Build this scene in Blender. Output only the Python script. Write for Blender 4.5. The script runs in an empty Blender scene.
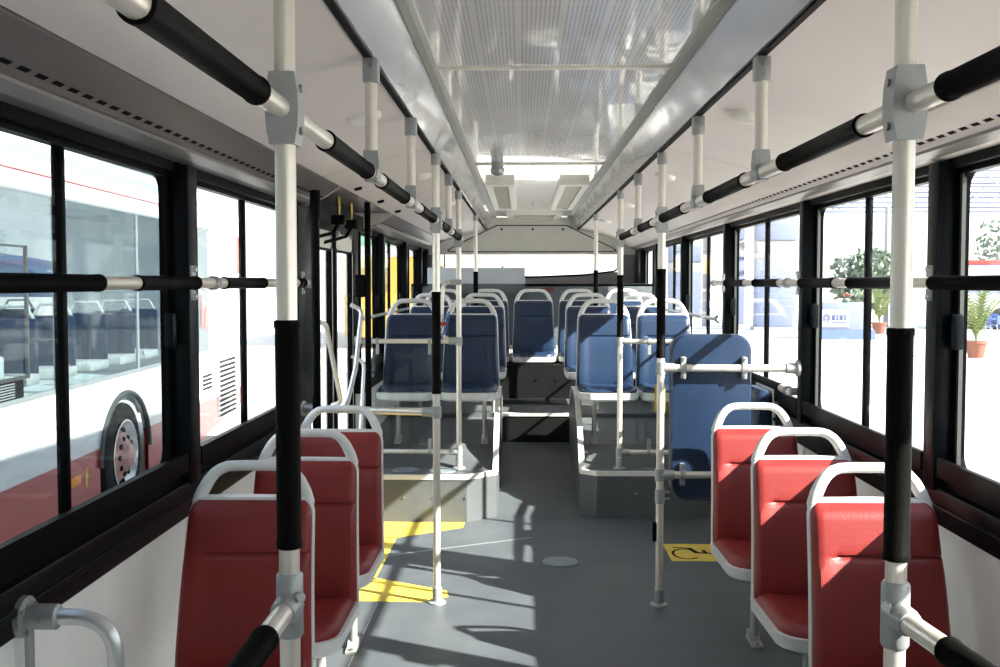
import bpy, bmesh, math, random
from mathutils import Vector, Matrix
random.seed(7)
S = bpy.context.scene
COL = S.collection
PI = math.pi

# ------------------------------------------------------------------ camera, sky, sun, exposure
cam = bpy.data.cameras.new('camera'); cam_o = bpy.data.objects.new('camera', cam); COL.objects.link(cam_o)
cam.sensor_width = 36.0; cam.lens = 1034.0 / 1000.0 * 36.0; cam.clip_start = 0.02; cam.clip_end = 600
cam_o.location = (-0.11, 0.0, 1.5)
cam_o.rotation_euler = (PI / 2 - 0.0488, 0.0, 0.02125)
S.camera = cam_o

world = bpy.data.worlds.new('sky'); S.world = world; world.use_nodes = True
wn = world.node_tree; wn.nodes.clear()
wo = wn.nodes.new('ShaderNodeOutputWorld'); wb = wn.nodes.new('ShaderNodeBackground')
wt = wn.nodes.new('ShaderNodeTexCoord'); ws = wn.nodes.new('ShaderNodeSeparateXYZ'); wr = wn.nodes.new('ShaderNodeValToRGB')
wn.links.new(wt.outputs['Generated'], ws.inputs[0]); wn.links.new(ws.outputs['Z'], wr.inputs[0])
wr.color_ramp.elements[0].position = 0.0; wr.color_ramp.elements[0].color = (1.0, 0.985, 0.96, 1)
wr.color_ramp.elements[1].position = 0.9; wr.color_ramp.elements[1].color = (0.66, 0.78, 1.0, 1)
wn.links.new(wr.outputs[0], wb.inputs[0]); wb.inputs[1].default_value = 0.95
wn.links.new(wb.outputs[0], wo.inputs[0])

sun = bpy.data.lights.new('sun', 'SUN'); sun.energy = 9.2; sun.angle = 0.012; sun.color = (1.0, 0.925, 0.82)
sun_o = bpy.data.objects.new('sun', sun); COL.objects.link(sun_o)
sun_o.rotation_euler = Vector((-1.0, 0.50, -0.785)).to_track_quat('-Z', 'Y').to_euler()
sun_o.location = (6, -3, 8)

S.view_settings.view_transform = 'Standard'; S.view_settings.look = 'None'
S.view_settings.gamma = 1.0; S.view_settings.use_curve_mapping = False
S.view_settings.exposure = 1.55
S.cycles.use_denoising = True
S.cycles.max_bounces = 10; S.cycles.diffuse_bounces = 6; S.cycles.transparent_max_bounces = 24
S.cycles.sample_clamp_indirect = 8.0

# ------------------------------------------------------------------ materials (all procedural)
M = {}
def mat(name, col, rough=0.5, metal=0.0, var=0.0, vscale=8.0, bump=0.0, bscale=40.0, coat=0.0, spec=0.5, var2=None, stretch=None):
    m = bpy.data.materials.new(name); m.use_nodes = True
    nt = m.node_tree; b = nt.nodes['Principled BSDF']
    b.inputs['Base Color'].default_value = (*col, 1); b.inputs['Roughness'].default_value = rough
    b.inputs['Metallic'].default_value = metal; b.inputs['Coat Weight'].default_value = coat
    b.inputs['Coat Roughness'].default_value = 0.08
    b.inputs['Specular IOR Level'].default_value = spec
    tc = nt.nodes.new('ShaderNodeTexCoord'); src = tc.outputs['Object']
    if stretch:
        mp = nt.nodes.new('ShaderNodeMapping'); mp.inputs['Scale'].default_value = stretch
        nt.links.new(src, mp.inputs[0]); src = mp.outputs[0]
    if var > 0:
        n = nt.nodes.new('ShaderNodeTexNoise'); n.inputs['Scale'].default_value = vscale; n.inputs['Detail'].default_value = 6
        n.inputs['Roughness'].default_value = 0.65
        r = nt.nodes.new('ShaderNodeValToRGB'); r.color_ramp.elements[0].position = 0.3; r.color_ramp.elements[1].position = 0.72
        r.color_ramp.elements[0].color = (*[c * (1 - var) for c in col], 1)
        c2 = var2 if var2 else [min(1, c * (1 + var)) for c in col]
        r.color_ramp.elements[1].color = (*c2, 1)
        nt.links.new(src, n.inputs['Vector']); nt.links.new(n.outputs['Fac'], r.inputs[0]); nt.links.new(r.outputs[0], b.inputs['Base Color'])
    if bump > 0:
        n2 = nt.nodes.new('ShaderNodeTexNoise'); n2.inputs['Scale'].default_value = bscale; n2.inputs['Detail'].default_value = 4
        bp = nt.nodes.new('ShaderNodeBump'); bp.inputs['Strength'].default_value = bump; bp.inputs['Distance'].default_value = 0.01
        nt.links.new(src, n2.inputs['Vector']); nt.links.new(n2.outputs['Fac'], bp.inputs['Height']); nt.links.new(bp.outputs[0], b.inputs['Normal'])
    M[name] = m
    return m
mat('tube', (0.76, 0.72, 0.65), 0.34, 0.55, 0.06, 14, 0.03, 120)
mat('chrome', (0.66, 0.67, 0.68), 0.33, 0.75)
mat('cast', (0.36, 0.37, 0.375), 0.42, 0.4, 0.08, 30)
mat('lip', (0.22, 0.21, 0.205), 0.35, 0.2)
mat('sash', (0.07, 0.075, 0.07), 0.4, 0.4)
mat('bolt', (0.35, 0.35, 0.36), 0.35, 0.8)
mat('foam', (0.004, 0.0038, 0.0036), 0.55, 0, 0.15, 20, 0.12, 160, spec=0.035)
mat('black', (0.003, 0.0033, 0.004), 0.40, 0, 0.2, 6, 0.02, 60, spec=0.035)
mat('blackmetal', (0.0045, 0.006, 0.008), 0.32, 0.0, 0.25, 12, 0.0, spec=0.08)
mat('rubber', (0.004, 0.004, 0.004), 0.6, spec=0.05)
mat('shell', (0.66, 0.66, 0.65), 0.42, 0, 0.05, 30, 0.05, 180)
mat('red', (0.215, 0.020, 0.019), 0.42, 0, 0.12, 5, 0.10, 220, spec=0.38)
mat('navy', (0.0125, 0.029, 0.069), 0.36, 0, 0.12, 5, 0.10, 220, spec=0.42)
mat('wall', (0.86, 0.86, 0.83), 0.5, 0, 0.04, 5, 0.03, 150)
mat('ceil', (0.71, 0.645, 0.62), 0.45, 0, 0.03, 3, 0.02, 60)
mat('cove', (0.135, 0.114, 0.116), 0.35, 0, 0.05, 3, 0.02, 60)  # left cove's shade and dim corner mixed into the colour; joints share it
mat('alu', (0.46, 0.46, 0.42), 0.38, 0.4, 0.05, 20)
mat('rear', (0.74, 0.72, 0.65), 0.5, 0, 0.05, 4)
mat('greywall', (0.10, 0.115, 0.13), 0.55, 0, 0.08, 6, 0.05, 120)
mat('cabinet', (0.48, 0.51, 0.56), 0.45, 0, 0.05, 6)
mat('floor', (0.074, 0.086, 0.098), 0.48, 0, 0.16, 2.2, 0.06, 260, var2=(0.096, 0.108, 0.120), spec=0.4)
mat('platform', (0.085, 0.092, 0.097), 0.5, 0, 0.15, 3, 0.06, 260)
mat('riser', (0.008, 0.0085, 0.009), 0.6, 0, 0.2, 4, 0.05, 200, spec=0.12)
mat('whitetrim', (0.72, 0.71, 0.67), 0.4, 0.1, 0.15, 12)
mat('yellow', (0.72, 0.52, 0.07), 0.55, 0, 0.14, 9, 0.05, 200)
mat('brass', (0.35, 0.25, 0.08), 0.35, 0.9)
mat('drain', (0.23, 0.27, 0.30), 0.45, 0.3, 0.1, 20)
mat('beige', (0.60, 0.57, 0.48), 0.5)
mat('lamp', (0.78, 0.76, 0.68), 0.35)
mat('wire', (0.02, 0.09, 0.35), 0.4)
mat('redplastic', (0.35, 0.03, 0.03), 0.4)
mat('redsign', (0.10, 0.025, 0.02), 0.5)
mat('rearlow', (0.27, 0.255, 0.25), 0.5)
mat('bus_white', (0.80, 0.81, 0.83), 0.28, 0, 0.03, 2, coat=0.4)
mat('bus_red', (0.42, 0.030, 0.025), 0.3, 0, 0.05, 2, coat=0.4)
mat('bus_grey', (0.30, 0.32, 0.34), 0.4)
mat('arch', (0.06, 0.063, 0.067), 0.5)
mat('bus_in', (0.66, 0.71, 0.70), 0.6)
mat('bus_yellow', (0.45, 0.27, 0.05), 0.4)
mat('bus_green', (0.10, 0.26, 0.16), 0.4)
mat('tyre', (0.014, 0.014, 0.015), 0.75, 0, 0.15, 20, spec=0.2)
mat('rim', (0.55, 0.30, 0.28), 0.35, 0.4)
mat('rimring', (0.75, 0.74, 0.74), 0.25, 0.7)
mat('orange', (0.9, 0.30, 0.03), 0.4)
mat('asphalt', (0.57, 0.535, 0.50), 0.85, 0, 0.08, 0.8, 0.1, 30)
mat('stall_blue', (0.075, 0.11, 0.27), 0.5)
mat('pillar_blue', (0.17, 0.20, 0.31), 0.5)
mat('stall_pale', (0.175, 0.205, 0.30), 0.5)
mat('stall_white', (0.30, 0.30, 0.32), 0.5)
mat('chair_blue', (0.03, 0.06, 0.20), 0.4)
mat('leaf', (0.125, 0.165, 0.050), 0.5, 0, 0.35, 6)
mat('leafdark', (0.16, 0.205, 0.15), 0.6, 0, 0.4, 2)
mat('terracotta', (0.20, 0.075, 0.05), 0.7, 0, 0.1, 12)
mat('soil', (0.08, 0.05, 0.03), 0.9)
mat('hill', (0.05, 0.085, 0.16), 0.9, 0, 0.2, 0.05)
mat('petal', (0.30, 0.08, 0.06), 0.5)
mat('bark', (0.18, 0.13, 0.09), 0.85, 0, 0.3, 10)

def glass(name, tint, gloss=0.03):
    m = bpy.data.materials.new(name); m.use_nodes = True; nt = m.node_tree; nt.nodes.clear()
    o = nt.nodes.new('ShaderNodeOutputMaterial'); mx = nt.nodes.new('ShaderNodeMixShader')
    t = nt.nodes.new('ShaderNodeBsdfTransparent'); g = nt.nodes.new('ShaderNodeBsdfGlossy'); lw = nt.nodes.new('ShaderNodeLayerWeight')
    lw.inputs[0].default_value = 0.5; pw = nt.nodes.new('ShaderNodeMath'); pw.operation = 'POWER'; pw.inputs[1].default_value = 6.0
    ma = nt.nodes.new('ShaderNodeMath'); ma.operation = 'MULTIPLY_ADD'; ma.inputs[1].default_value = 0.5; ma.inputs[2].default_value = 0.025
    t.inputs[0].default_value = (*tint, 1); g.inputs['Roughness'].default_value = gloss
    nt.links.new(lw.outputs['Facing'], pw.inputs[0]); nt.links.new(pw.outputs[0], ma.inputs[0]); nt.links.new(ma.outputs[0], mx.inputs[0]); nt.links.new(t.outputs[0], mx.inputs[1]); nt.links.new(g.outputs[0], mx.inputs[2])
    nt.links.new(mx.outputs[0], o.inputs[0]); M[name] = m
glass('glass', (0.94, 0.97, 0.97)); glass('glass_tint', (0.56, 0.61, 0.62)); glass('glass_cab', (0.42, 0.45, 0.45)); glass('glass_bus', (0.84, 0.88, 0.89))  # glass_cab: unseen front panes, tint added to cut light on the near ceiling

def film_material():
    # glossy wavy plastic film still stuck on the air duct
    m = mat('film', (0.70, 0.71, 0.78), 0.13, 0.25, 0.04, 4, coat=1.0)
    nt = m.node_tree; b = nt.nodes['Principled BSDF']; tc = nt.nodes.new('ShaderNodeTexCoord')
    n = nt.nodes.new('ShaderNodeTexNoise'); n.inputs['Scale'].default_value = 1.5; n.inputs['Detail'].default_value = 0.6; n.inputs['Distortion'].default_value = 0.8
    bp = nt.nodes.new('ShaderNodeBump'); bp.inputs['Strength'].default_value = 0.30; bp.inputs['Distance'].default_value = 0.03
    nt.links.new(tc.outputs['Object'], n.inputs['Vector']); nt.links.new(n.outputs['Fac'], bp.inputs['Height'])
    nt.links.new(bp.outputs[0], b.inputs['Normal']); nt.links.new(bp.outputs[0], b.inputs['Coat Normal'])
film_material()

def slotted_material():
    # perforated ceiling panel: fine slots with plain bands between, under a clear film
    m = mat('slots', (0.93, 0.90, 0.88), 0.22, 0, 0, coat=1.0)
    nt = m.node_tree; b = nt.nodes['Principled BSDF']; L = nt.links; b.inputs['Coat Roughness'].default_value = 0.06; b.inputs['Coat IOR'].default_value = 1.48
    tc = nt.nodes.new('ShaderNodeTexCoord'); sp = nt.nodes.new('ShaderNodeSeparateXYZ'); L.new(tc.outputs['Object'], sp.inputs[0])
    def mth(op, a, bv=None):
        n = nt.nodes.new('ShaderNodeMath'); n.operation = op
        for i, v in enumerate((a, bv)):
            if v is None: continue
            if isinstance(v, (int, float)): n.inputs[i].default_value = v
            else: L.new(v, n.inputs[i])
        return n.outputs[0]
    x = mth('ADD', sp.outputs['X'], 10.0); y = mth('ADD', sp.outputs['Y'], 10.0)
    slit = mth('LESS_THAN', mth('FRACT', mth('DIVIDE', x, 0.0125)), 0.45)
    band = mth('GREATER_THAN', mth('FRACT', mth('DIVIDE', x, 0.125)), 0.07)
    row = mth('GREATER_THAN', mth('FRACT', mth('DIVIDE', y, 0.10)), 0.06)
    edge = mth('LESS_THAN', mth('ABSOLUTE', sp.outputs['X']), 0.355)
    far = mth('LESS_THAN', sp.outputs['Y'], 6.45)
    k = mth('MULTIPLY', mth('MULTIPLY', slit, band), mth('MULTIPLY', mth('MULTIPLY', row, edge), far))
    mx = nt.nodes.new('ShaderNodeMix'); mx.data_type = 'RGBA'
    L.new(k, mx.inputs['Factor']); mx.inputs[6].default_value = (0.93, 0.90, 0.88, 1); mx.inputs[7].default_value = (0.68, 0.65, 0.635, 1)
    L.new(mx.outputs[2], b.inputs['Base Color'])
    n = nt.nodes.new('ShaderNodeTexNoise'); n.inputs['Scale'].default_value = 2.6; n.inputs['Detail'].default_value = 2; n.inputs['Distortion'].default_value = 0.8
    bp = nt.nodes.new('ShaderNodeBump'); bp.inputs['Strength'].default_value = 0.07; bp.inputs['Distance'].default_value = 0.03
    L.new(tc.outputs['Object'], n.inputs['Vector']); L.new(n.outputs['Fac'], bp.inputs['Height']); L.new(bp.outputs[0], b.inputs['Coat Normal'])
slotted_material()

def floor_scuffs():
    # pale dusty scuff marks worn into the grey vinyl
    nt = M['floor'].node_tree; b = nt.nodes['Principled BSDF']; L = nt.links
    old = b.inputs['Base Color'].links[0].from_socket
    tc = nt.nodes.new('ShaderNodeTexCoord'); n = nt.nodes.new('ShaderNodeTexNoise'); n.inputs['Scale'].default_value = 5.5; n.inputs['Detail'].default_value = 12; n.inputs['Roughness'].default_value = 0.75; n.inputs['Distortion'].default_value = 1.6
    r = nt.nodes.new('ShaderNodeValToRGB'); r.color_ramp.elements[0].position = 0.62; r.color_ramp.elements[1].position = 0.80
    r.color_ramp.elements[0].color = (0, 0, 0, 1); r.color_ramp.elements[1].color = (0.45, 0.45, 0.45, 1)
    mx = nt.nodes.new('ShaderNodeMix'); mx.data_type = 'RGBA'
    L.new(tc.outputs['Object'], n.inputs['Vector']); L.new(n.outputs['Fac'], r.inputs[0]); L.new(r.outputs[0], mx.inputs['Factor'])
    L.new(old, mx.inputs[6]); mx.inputs[7].default_value = (0.33, 0.33, 0.32, 1); L.new(mx.outputs[2], b.inputs['Base Color'])
floor_scuffs()

# ------------------------------------------------------------------ mesh helpers
class MB:
    def __init__(s): s.v = []; s.f = []
    def add(s, vs, fs):
        o = len(s.v); s.v += [tuple(p) for p in vs]; s.f += [tuple(i + o for i in q) for q in fs]; return s
    def box(s, x0, x1, y0, y1, z0, z1):
        return s.add([(x0,y0,z0),(x1,y0,z0),(x1,y1,z0),(x0,y1,z0),(x0,y0,z1),(x1,y0,z1),(x1,y1,z1),(x0,y1,z1)],
                     [(0,3,2,1),(4,5,6,7),(0,1,5,4),(1,2,6,5),(2,3,7,6),(3,0,4,7)])
    def rbox(s, x0, x1, y0, y1, z0, z1, r=0.01, seg=2):
        bm = bmesh.new(); bmesh.ops.create_cube(bm, size=1)
        for v in bm.verts: v.co = Vector(((x0+x1)/2 + v.co.x*(x1-x0), (y0+y1)/2 + v.co.y*(y1-y0), (z0+z1)/2 + v.co.z*(z1-z0)))
        bmesh.ops.bevel(bm, geom=bm.edges[:], offset=r, segments=seg, profile=0.5, affect='EDGES')
        bm.verts.index_update(); s.add([v.co[:] for v in bm.verts], [[v.index for v in f.verts] for f in bm.faces]); bm.free(); return s
    def tube(s, pts, r, n=14, cap=True):
        pts = [Vector(p) for p in pts]; k = len(pts); rs = r if isinstance(r, (list, tuple)) else [r] * k
        t0 = (pts[1] - pts[0]).normalized()
        ref = Vector((0,0,1)) if abs(t0.z) < 0.9 else Vector((1,0,0))
        u = t0.cross(ref).normalized(); vs = []
        for i, p in enumerate(pts):
            if i == 0: t = t0
            elif i == k-1: t = (pts[-1]-pts[-2]).normalized()
            else: t = ((pts[i+1]-p).normalized() + (p-pts[i-1]).normalized()).normalized()
            u = (u - t*u.dot(t)).normalized(); w = t.cross(u)
            for j in range(n):
                a = 2*PI*j/n; vs.append(p + (u*math.cos(a) + w*math.sin(a))*rs[i])
        fs = []
        for i in range(k-1):
            for j in range(n): fs.append((i*n+j, i*n+(j+1)%n, (i+1)*n+(j+1)%n, (i+1)*n+j))
        if cap: fs.append(tuple(range(n-1,-1,-1))); fs.append(tuple((k-1)*n+j for j in range(n)))
        return s.add(vs, fs)
    def prism(s, poly, axis, a, b):
        # poly in the two other axes (order kept), extruded along axis from a to b
        n = len(poly)
        def mk(p, t): return {'x': (t,p[0],p[1]), 'y': (p[0],t,p[1]), 'z': (p[0],p[1],t)}[axis]
        vs = [mk(p, a) for p in poly] + [mk(p, b) for p in poly]
        return s.add(vs, [tuple(range(n-1,-1,-1)), tuple(range(n,2*n))] + [(i,(i+1)%n,n+(i+1)%n,n+i) for i in range(n)])
    def strip(s, prof, y0, y1, th=0.0):
        # open profile of (x, z) swept along y, as a sheet
        n = len(prof); vs = [(x,y0,z) for x,z in prof] + [(x,y1,z) for x,z in prof]
        return s.add(vs, [(i,i+1,n+i+1,n+i) for i in range(n-1)])
    def build(s, name, m, parent=None, smooth=True, kind=None, loc=None):
        me = bpy.data.meshes.new(name); me.from_pydata(s.v, [], s.f); me.update()
        bm = bmesh.new(); bm.from_mesh(me); bmesh.ops.recalc_face_normals(bm, faces=bm.faces[:]); bm.to_mesh(me); bm.free()
        me.materials.append(M[m])
        if smooth: me.shade_smooth(); me.set_sharp_from_angle(angle=0.7)
        o = bpy.data.objects.new(name, me); COL.objects.link(o)
        if parent: o.parent = parent
        if loc: o.location = loc
        if kind: o['kind'] = kind
        return o
def tag(o, label, cat=None, group=None, kind=None):
    o['label'] = label
    if cat: o['category'] = cat
    if group: o['group'] = group
    if kind: o['kind'] = kind
    return o
def thing(name, label, cat, loc=(0,0,0), rz=0.0, group=None, kind=None):
    o = bpy.data.objects.new(name, None); COL.objects.link(o); o.location = loc; o.rotation_euler = (0,0,rz); o.empty_display_size = 0.05
    return tag(o, label, cat, group, kind)
def copy_thing(root, loc, rz=0.0, label=None, group=None):
    r = root.copy(); COL.objects.link(r); r.location = loc; r.rotation_euler = (0,0,rz)
    if label: r['label'] = label
    if group: r['group'] = group
    for ch in list(root.children):
        c = ch.copy(); COL.objects.link(c); c.parent = r
        for g in ch.children:
            d = g.copy(); COL.objects.link(d); d.parent = c
    return r
def arc(cx, cz, r, a0, a1, n=8):
    return [(cx + r*math.cos(a0+(a1-a0)*i/n), cz + r*math.sin(a0+(a1-a0)*i/n)) for i in range(n+1)]
def smooth_path(pts, rad=0.05, n=6):
    # round the corners of a polyline
    P_ = [Vector(p) for p in pts]; out = [P_[0]]
    for i in range(1, len(P_)-1):
        a = (P_[i-1]-P_[i]); b = (P_[i+1]-P_[i]); r = min(rad, a.length*0.48, b.length*0.48)
        p0 = P_[i]+a.normalized()*r; p2 = P_[i]+b.normalized()*r
        for k in range(n+1):
            t = k/n; out.append(p0*(1-t)**2 + P_[i]*2*t*(1-t) + p2*t*t)
    out.append(P_[-1]); return out

# ------------------------------------------------------------------ the bus shell
W = 1.24           # glass plane of the side windows
Y0, YR = -2.6, 11.8  # front end, rear end
ZS, ZT = 0.925, 1.832   # pane bottom and top

# floor: flat front, ramped aisle, step, tread, bench box
fl = MB()
fl.box(-1.27, 1.27, Y0, 6.60, -0.10, 0.0)
fl.prism([(6.60,-0.10),(8.30,-0.10),(8.30,0.225),(6.60,0.0)], 'x', -0.29, 0.29)
floor = fl.build('floor', 'floor', smooth=False); tag(floor, 'dark grey vinyl floor of the bus with pale scuffs', 'floor', kind='structure')
MB().box(-1.26, 1.26, 8.30, 9.38, 0.0, 0.45).build('rear_landing', 'platform', floor, False)
MB().box(-0.285, 0.285, 8.27, 8.299, 0.20, 0.430).build('step_riser', 'riser', floor, False)
MB().box(-0.28, 0.28, 8.262, 8.325, 0.432, 0.453).build('step_edge', 'whitetrim', floor, False)
MB().box(-1.26, 1.26, 9.36, 10.92, 0.30, 0.760).build('bench_box', 'riser', floor, False)
MB().box(-0.29, 0.29, 8.9, 9.34, 0.449, 0.4515).build('landing_mat', 'riser', floor, False)
for i, bx in enumerate((-0.19, 0.02, 0.2)):
    MB().tube([(bx,9.364,0.62),(bx,9.353,0.62)], 0.008, 8).build('bolt', 'rubber', floor)

def platform(sgn, front, chx, chy):
    plan = [(0.27,8.30),(0.27,chy),(chx,front),(1.26,front),(1.26,8.30)]
    def ztop(y): return 0.29 if y <= 6.66 else (0.29 + (y-6.66)*0.13 if y < 7.2 else 0.36 + (y-7.2)*0.055)
    vs = []; n = len(plan)
    mb = MB()
    ys = [6.66, 7.2, 8.30]
    # front block up to y=6.66 then two sloping blocks
    f_poly = [(sgn*x, y) for x, y in [(0.27,6.70),(0.27,chy),(chx,front),(1.26,front),(1.26,6.70)]]
    mb.prism(f_poly, 'z', -0.02, 0.29)
    mb.prism([(6.70,-0.02),(7.2,-0.02),(8.30,-0.02),(8.30,0.42),(7.08,0.392),(6.70,0.29)], 'x', sgn*0.27, sgn*1.26)
    p = mb.build('raised_platform', 'platform', floor, False)
    e = MB()
    pts = [(sgn*1.19, front), (sgn*chx, front), (sgn*0.27, chy)]
    for a, b in zip(pts[:-1], pts[1:]):
        d = Vector((b[0]-a[0], b[1]-a[1])).normalized(); nrm = Vector((-d.y, d.x)); 
        if nrm.y > 0: nrm = -nrm
        q = [Vector(a)+nrm*0.006, Vector(b)+nrm*0.006, Vector(b)-nrm*0.022, Vector(a)-nrm*0.022]
        e.prism([(v.x, v.y) for v in q], 'z', 0.268, 0.297)
    e.build('edge_trim', 'whitetrim', p, False)
    for bx in (0.46, 0.66, 0.85) if sgn < 0 else (0.62, 0.9):
        MB().tube([(sgn*bx, front+0.002, 0.155),(sgn*bx, front-0.006, 0.155)], 0.009, 8).build('bolt', 'bolt', p)
    # arched guard between platform and aisle
    prof = [(chy+0.01,0.28),(6.76,0.385),(6.90,0.50),(7.10,0.61),(7.32,0.70),(7.55,0.735),(7.78,0.715),(7.96,0.65),(8.09,0.55),(8.16,0.44),(8.18,0.10)]
    g = MB().prism(prof + [(chy+0.01,-0.01)], 'x', sgn*0.268, sgn*0.292).build('aisle_guard', 'platform', floor, True)
    t = MB(); n = len(prof)
    for i in range(n-1):
        (ya,za),(yb,zb) = prof[i], prof[i+1]; d = Vector((yb-ya, zb-za)).normalized(); nr = Vector((-d.y, d.x))*0.008
        if i == n-2: break
        t.prism([(ya+nr.x,za+nr.y),(yb+nr.x,zb+nr.y),(yb-nr.x*2,zb-nr.y*2),(ya-nr.x*2,za-nr.y*2)], 'x', sgn*0.262, sgn*0.298)
    t.build('guard_trim', 'whitetrim', g, True)
platform(-1, 6.42, 0.455, 6.60)
platform(1, 6.57, 0.37, 6.65)
# oval inspection covers on the platforms
for sx, y in ((-0.86, 6.62), (-0.62, 6.60), (0.72, 6.78)):
    MB().tube([(sx,y,0.288),(sx,y,0.296)], 0.085, 24).build('inspection_cover', 'drain', floor)
dc = MB().tube([(0.097,5.505,-0.002),(0.097,5.505,0.004)], 0.096, 36).build('drain_cover', 'drain', floor)
MB().tube([(0.097,5.505,0.003),(0.097,5.505,0.0055)], 0.078, 36).build('lid', 'drain', dc)
# welded seams of the vinyl
MB().box(-0.79, -0.785, 3.2, 4.78, 0.0, 0.0006).build('vinyl_seam', 'cast', floor, False)
sm = MB(); sm.add([(-0.86,5.62,0.0007),(-0.85,5.605,0.0007),(-0.05,6.03,0.0007),(-0.06,6.045,0.0007)], [(0,1,2,3)]); sm.build('vinyl_seam', 'cast', floor, False)

# yellow safety paint by the door and the wheelchair mark
ym = MB(); Z = 0.0012
ym.add([(-1.0,6.416,Z),(-0.465,6.416,Z),(-0.47,6.27,Z),(-0.86,6.0,Z),(-0.99,6.0,Z)], [(0,1,2,3,4)])
ym.build('door_marking', 'yellow', floor, False)
MB().add([(-0.862,6.02,Z),(-0.845,6.02,Z),(-0.85,5.15,Z),(-0.99,5.15,Z),(-0.99,6.02,Z)], [(0,1,2,3,4)]).build('door_marking', 'yellow', floor, False)
MB().add([(-0.99,5.20,Z),(-0.84,5.175,Z),(-0.475,4.97,Z),(-0.46,4.87,Z),(-0.55,4.785,Z),(-0.99,4.80,Z)], [(0,1,2,3,4,5)]).build('door_marking', 'yellow', floor, False)
wm = MB().add([(0.70,5.53,Z),(1.10,5.53,Z),(1.10,5.90,Z),(0.70,5.90,Z)], [(0,1,2,3)]).build('wheelchair_marking', 'yellow', floor, False)
wc = MB(); Z2 = 0.0022
# wheelchair symbol lying on its side: wheel ring, seated figure, head
cx, cy = 0.80, 5.68; ring = []
for i in range(28):
    a = math.radians(35 + i*280/27); ring.append((cx+0.072*math.cos(a), cy+0.105*math.sin(a)))
for a, b in zip(ring[:-1], ring[1:]):
    d = Vector((b[0]-a[0], b[1]-a[1])).normalized(); nn = Vector((-d.y, d.x))*0.0075
    wc.add([(a[0]+nn.x,a[1]+nn.y,Z2),(b[0]+nn.x,b[1]+nn.y,Z2),(b[0]-nn.x,b[1]-nn.y,Z2),(a[0]-nn.x,a[1]-nn.y,Z2)], [(0,1,2,3)])
def flat_bar(mb, a, b, w, z):
    d = (Vector(b)-Vector(a)).normalized(); nn = Vector((-d.y, d.x))*w/2
    mb.add([(a[0]+nn.x,a[1]+nn.y,z),(b[0]+nn.x,b[1]+nn.y,z),(b[0]-nn.x,b[1]-nn.y,z),(a[0]-nn.x,a[1]-nn.y,z)], [(0,1,2,3)])
flat_bar(wc, (0.745,5.82), (0.85,5.80), 0.016, Z2); flat_bar(wc, (0.835,5.80), (0.865,5.70), 0.03, Z2); flat_bar(wc, (0.855,5.705), (0.97,5.69), 0.026, Z2); flat_bar(wc, (0.905,5.76), (0.915,5.70), 0.022, Z2)
wc.tube([(1.02,5.70,Z),(1.02,5.70,Z2)], 0.024, 14)
wc.build('wheelchair_symbol', 'rubber', wm, False)

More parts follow.
